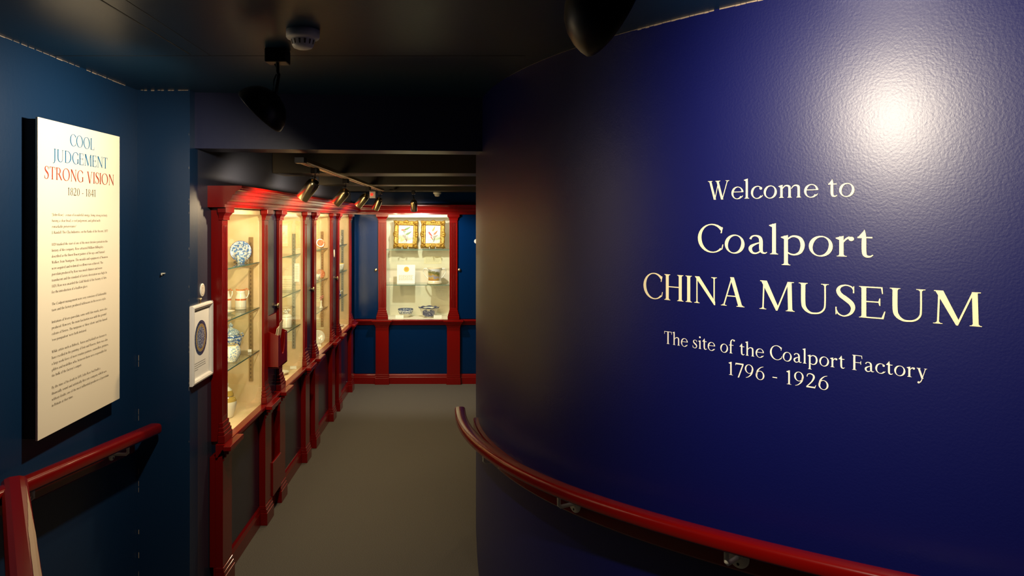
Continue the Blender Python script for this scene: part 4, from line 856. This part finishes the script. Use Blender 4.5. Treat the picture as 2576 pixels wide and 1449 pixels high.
gilt_picture('gilt framed picture with two red birds on the top shelf', -.296, [(.008, .192, .03, 1.1, 5), (-.026, .135, .032, -.85, 2), (.028, .152, .029, .85, 1), (-.012, .098, .02, -.9, 2), (.026, .115, .03, .45, 3)], 1.0)
# certificate
t = card('white certificate with a yellow seal leaning on the middle shelf', 'certificate', (-.562, 7.45, .967), .18, .188, 9, 0, 'paper', 5, 'certificate', inkc='faint', top=.42)
mb = MB(); mb.lathe([(.0003, 0), (.027, 0)], 28, mat4=Matrix.Translation((.004, -.0018, .143)) @ RY); s = mb.build('seal', mat('yellow_seal', (.75, .42, .04), .6), t, fix=False); s.rotation_euler = (math.radians(-9), 0, 0); s['label'] = 'round yellow seal'
mb = MB()
for z in (.153, .143, .133):
    for k in range(4): mb.box(-.012+k*.008, -.007+k*.008, -.0024, -.002, z, z+.005)
s = mb.build('seal_print', 'txtbrown', t); s.rotation_euler = (math.radians(-9), 0, 0)
mb = MB(); mb.tube([(-.03, .03, 0), (-.03, .03, .1)], .003, 8); mb.tube([(.03, .03, 0), (.03, .03, .1)], .003, 8); mb.box(-.09, .09, .027, .033, .094, .1); mb.build('stand', 'acrylic', t)
card('cream information card on the back wall above the two handled mug', 'card', (-.303, 7.6645, 1.153), .178, .075, 0, 0, 'creampaper', 6, 'info_card', inkc='faint')
# loving cup
t = ware('loving_cup', 'two handled white mug painted with a wooded landscape', 'mug', (-.276, 7.44, .967), [(.0003, .002), (.066, .002), (.07, 0), (.0735, .004), (.072, .02), (.067, .026), (.065, .034), (.066, .08), (.0695, .13), (.0735, .157), (.0745, .16), (.072, .16), (.067, .13), (.063, .07), (.062, .03), (.0003, .02)], china('white_gilt_lined', (.78, .73, .62), (.78, .73, .62), 5, .9, [(.0175, .021, (.6, .42, .12)), (.154, .157, (.6, .42, .12)), (.0, .004, (.6, .42, .12))]), 40)
for s in (-1, 1):
    handle(t, [(s*.066, 0, .135), (s*.082, 0, .15), (s*.1, 0, .152), (s*.112, 0, .138), (s*.11, 0, .115), (s*.094, 0, .085), (s*.076, 0, .062), (s*.066, 0, .055)], .006, 'whiteware')
sc = mat('painted_valley', (.5, .5, .6), .3); nt = sc.node_tree; b = nt.nodes['Principled BSDF']; tc = node(nt, 'ShaderNodeTexCoord'); sx = node(nt, 'ShaderNodeSeparateXYZ'); nt.links.new(tc.outputs['Object'], sx.inputs[0]); n = node(nt, 'ShaderNodeTexNoise'); n.inputs['Scale'].default_value = 30; n.inputs['Detail'].default_value = 5; nt.links.new(tc.outputs['Object'], n.inputs['Vector'])
a = node(nt, 'ShaderNodeMath', operation='MULTIPLY_ADD'); nt.links.new(n.outputs[0], a.inputs[0]); a.inputs[1].default_value = .07; nt.links.new(sx.outputs[2], a.inputs[2]); a2 = node(nt, 'ShaderNodeMath', operation='MULTIPLY_ADD'); nt.links.new(sx.outputs[0], a2.inputs[0]); a2.inputs[1].default_value = .25; nt.links.new(a.outputs[0], a2.inputs[2]); a = a2
r = node(nt, 'ShaderNodeValToRGB'); e = r.color_ramp.elements; e[0].position = .07; e[0].color = (.4, .14, .03, 1); e[1].position = .165; e[1].color = (.55, .57, .65, 1)
for p, c in ((.09, (.45, .3, .08, 1)), (.105, (.24, .25, .38, 1)), (.12, (.4, .27, .08, 1)), (.14, (.12, .13, .04, 1)), (.155, (.2, .18, .08, 1))): e.new(p).color = c
nt.links.new(a.outputs[0], r.inputs[0]); nt.links.new(r.outputs[0], b.inputs['Base Color'])
mb = MB(); mb.lathe([(.0662, .036), (.0672, .08), (.0705, .13), (.0725, .147)], 20, a0=207, a1=318); mb.build('painted_scene', sc, t, fix=False)
t = ware('bowl', 'round blue printed bowl on the floor of the end case', 'bowl', (-.569, 7.50, .63), [(.0003, .002), (.035, .002), (.037, 0), (.041, 0), (.043, .008), (.06, .024), (.073, .05), (.078, .08), (.0765, .0808), (.07, .05), (.056, .025), (.0003, .012)], china('blue_printed_bowl', (.72, .76, .76), (.05, .08, .22), 120, .5, [(.0, .034, (.74, .72, .62)), (.073, .083, (.03, .05, .16)), (.061, .064, (.74, .76, .76))]))
# lobed square bowl with a dark printed reserve
t = thing('bowl', 'square dark blue printed bowl with a wavy rim beside the round bowl', 'bowl', (-.335, 7.50, .6306)); mb = MB(); rows = []
for hw, z, wob in ((.0003, .002, 0), (.05, .002, 0), (.055, 0, 0), (.062, .003, 0), (.075, .04, 0), (.092, .085, .0), (.104, .094, .004), (.105, .1, .004), (.099, .1, .004), (.086, .085, 0), (.06, .02, 0), (.0003, .012, 0)):
    row = []
    for k in range(48):
        a = 2*math.pi*k/48; q = 1/max(abs(math.cos(a)), abs(math.sin(a)), (abs(math.cos(a))+abs(math.sin(a)))/1.22)
        row.append((hw*q*math.cos(a), hw*q*math.sin(a), z+wob*math.cos(8*a)))
    rows.append(row)
mb.grid(rows, cu=True); mb.build('body', china('blue_rimmed_bowl', (.72, .7, .62), (.7, .68, .6), 30, .6, [(.091, .12, (.03, .04, .15))]), t)
mb = MB(); q = []
for k in range(28):
    a = 2*math.pi*k/28; lx, lz = .066*math.copysign(abs(math.cos(a))**.7, math.cos(a)), .046+.036*math.copysign(abs(math.sin(a))**.75, math.sin(a)); q.append((lx*(.8+lz*2.3), -(.0632+(lz-.003)*.325)-.0012, lz))
mb.poly(q); mb.build('printed_reserve', china('dark_blue_landscape', (.4, .42, .5), (.02, .025, .11), 110, .45, soft=.08), t, fix=False)
card('small white label left of the round bowl in the end case', 'label', (at(1005, 799, 7.37).x, 7.37, .63), .078, .034, 25, 0, 'paper', 3)
card('small white label in front of the square bowl', 'label', (at(1101, 799, 7.37).x, 7.37, .63), .078, .034, 25, 0, 'paper', 3)
# unseen fill spots added beyond the curved wall to brighten the carpet
for i, (x, y) in enumerate(((.55, 4.9), (.55, 6.2))):
    light('corridor_fill', 'SPOT', (x, y, 1.84), P_ROOM, WARM, (-.35, -.15, -1), .03, 150, 1)
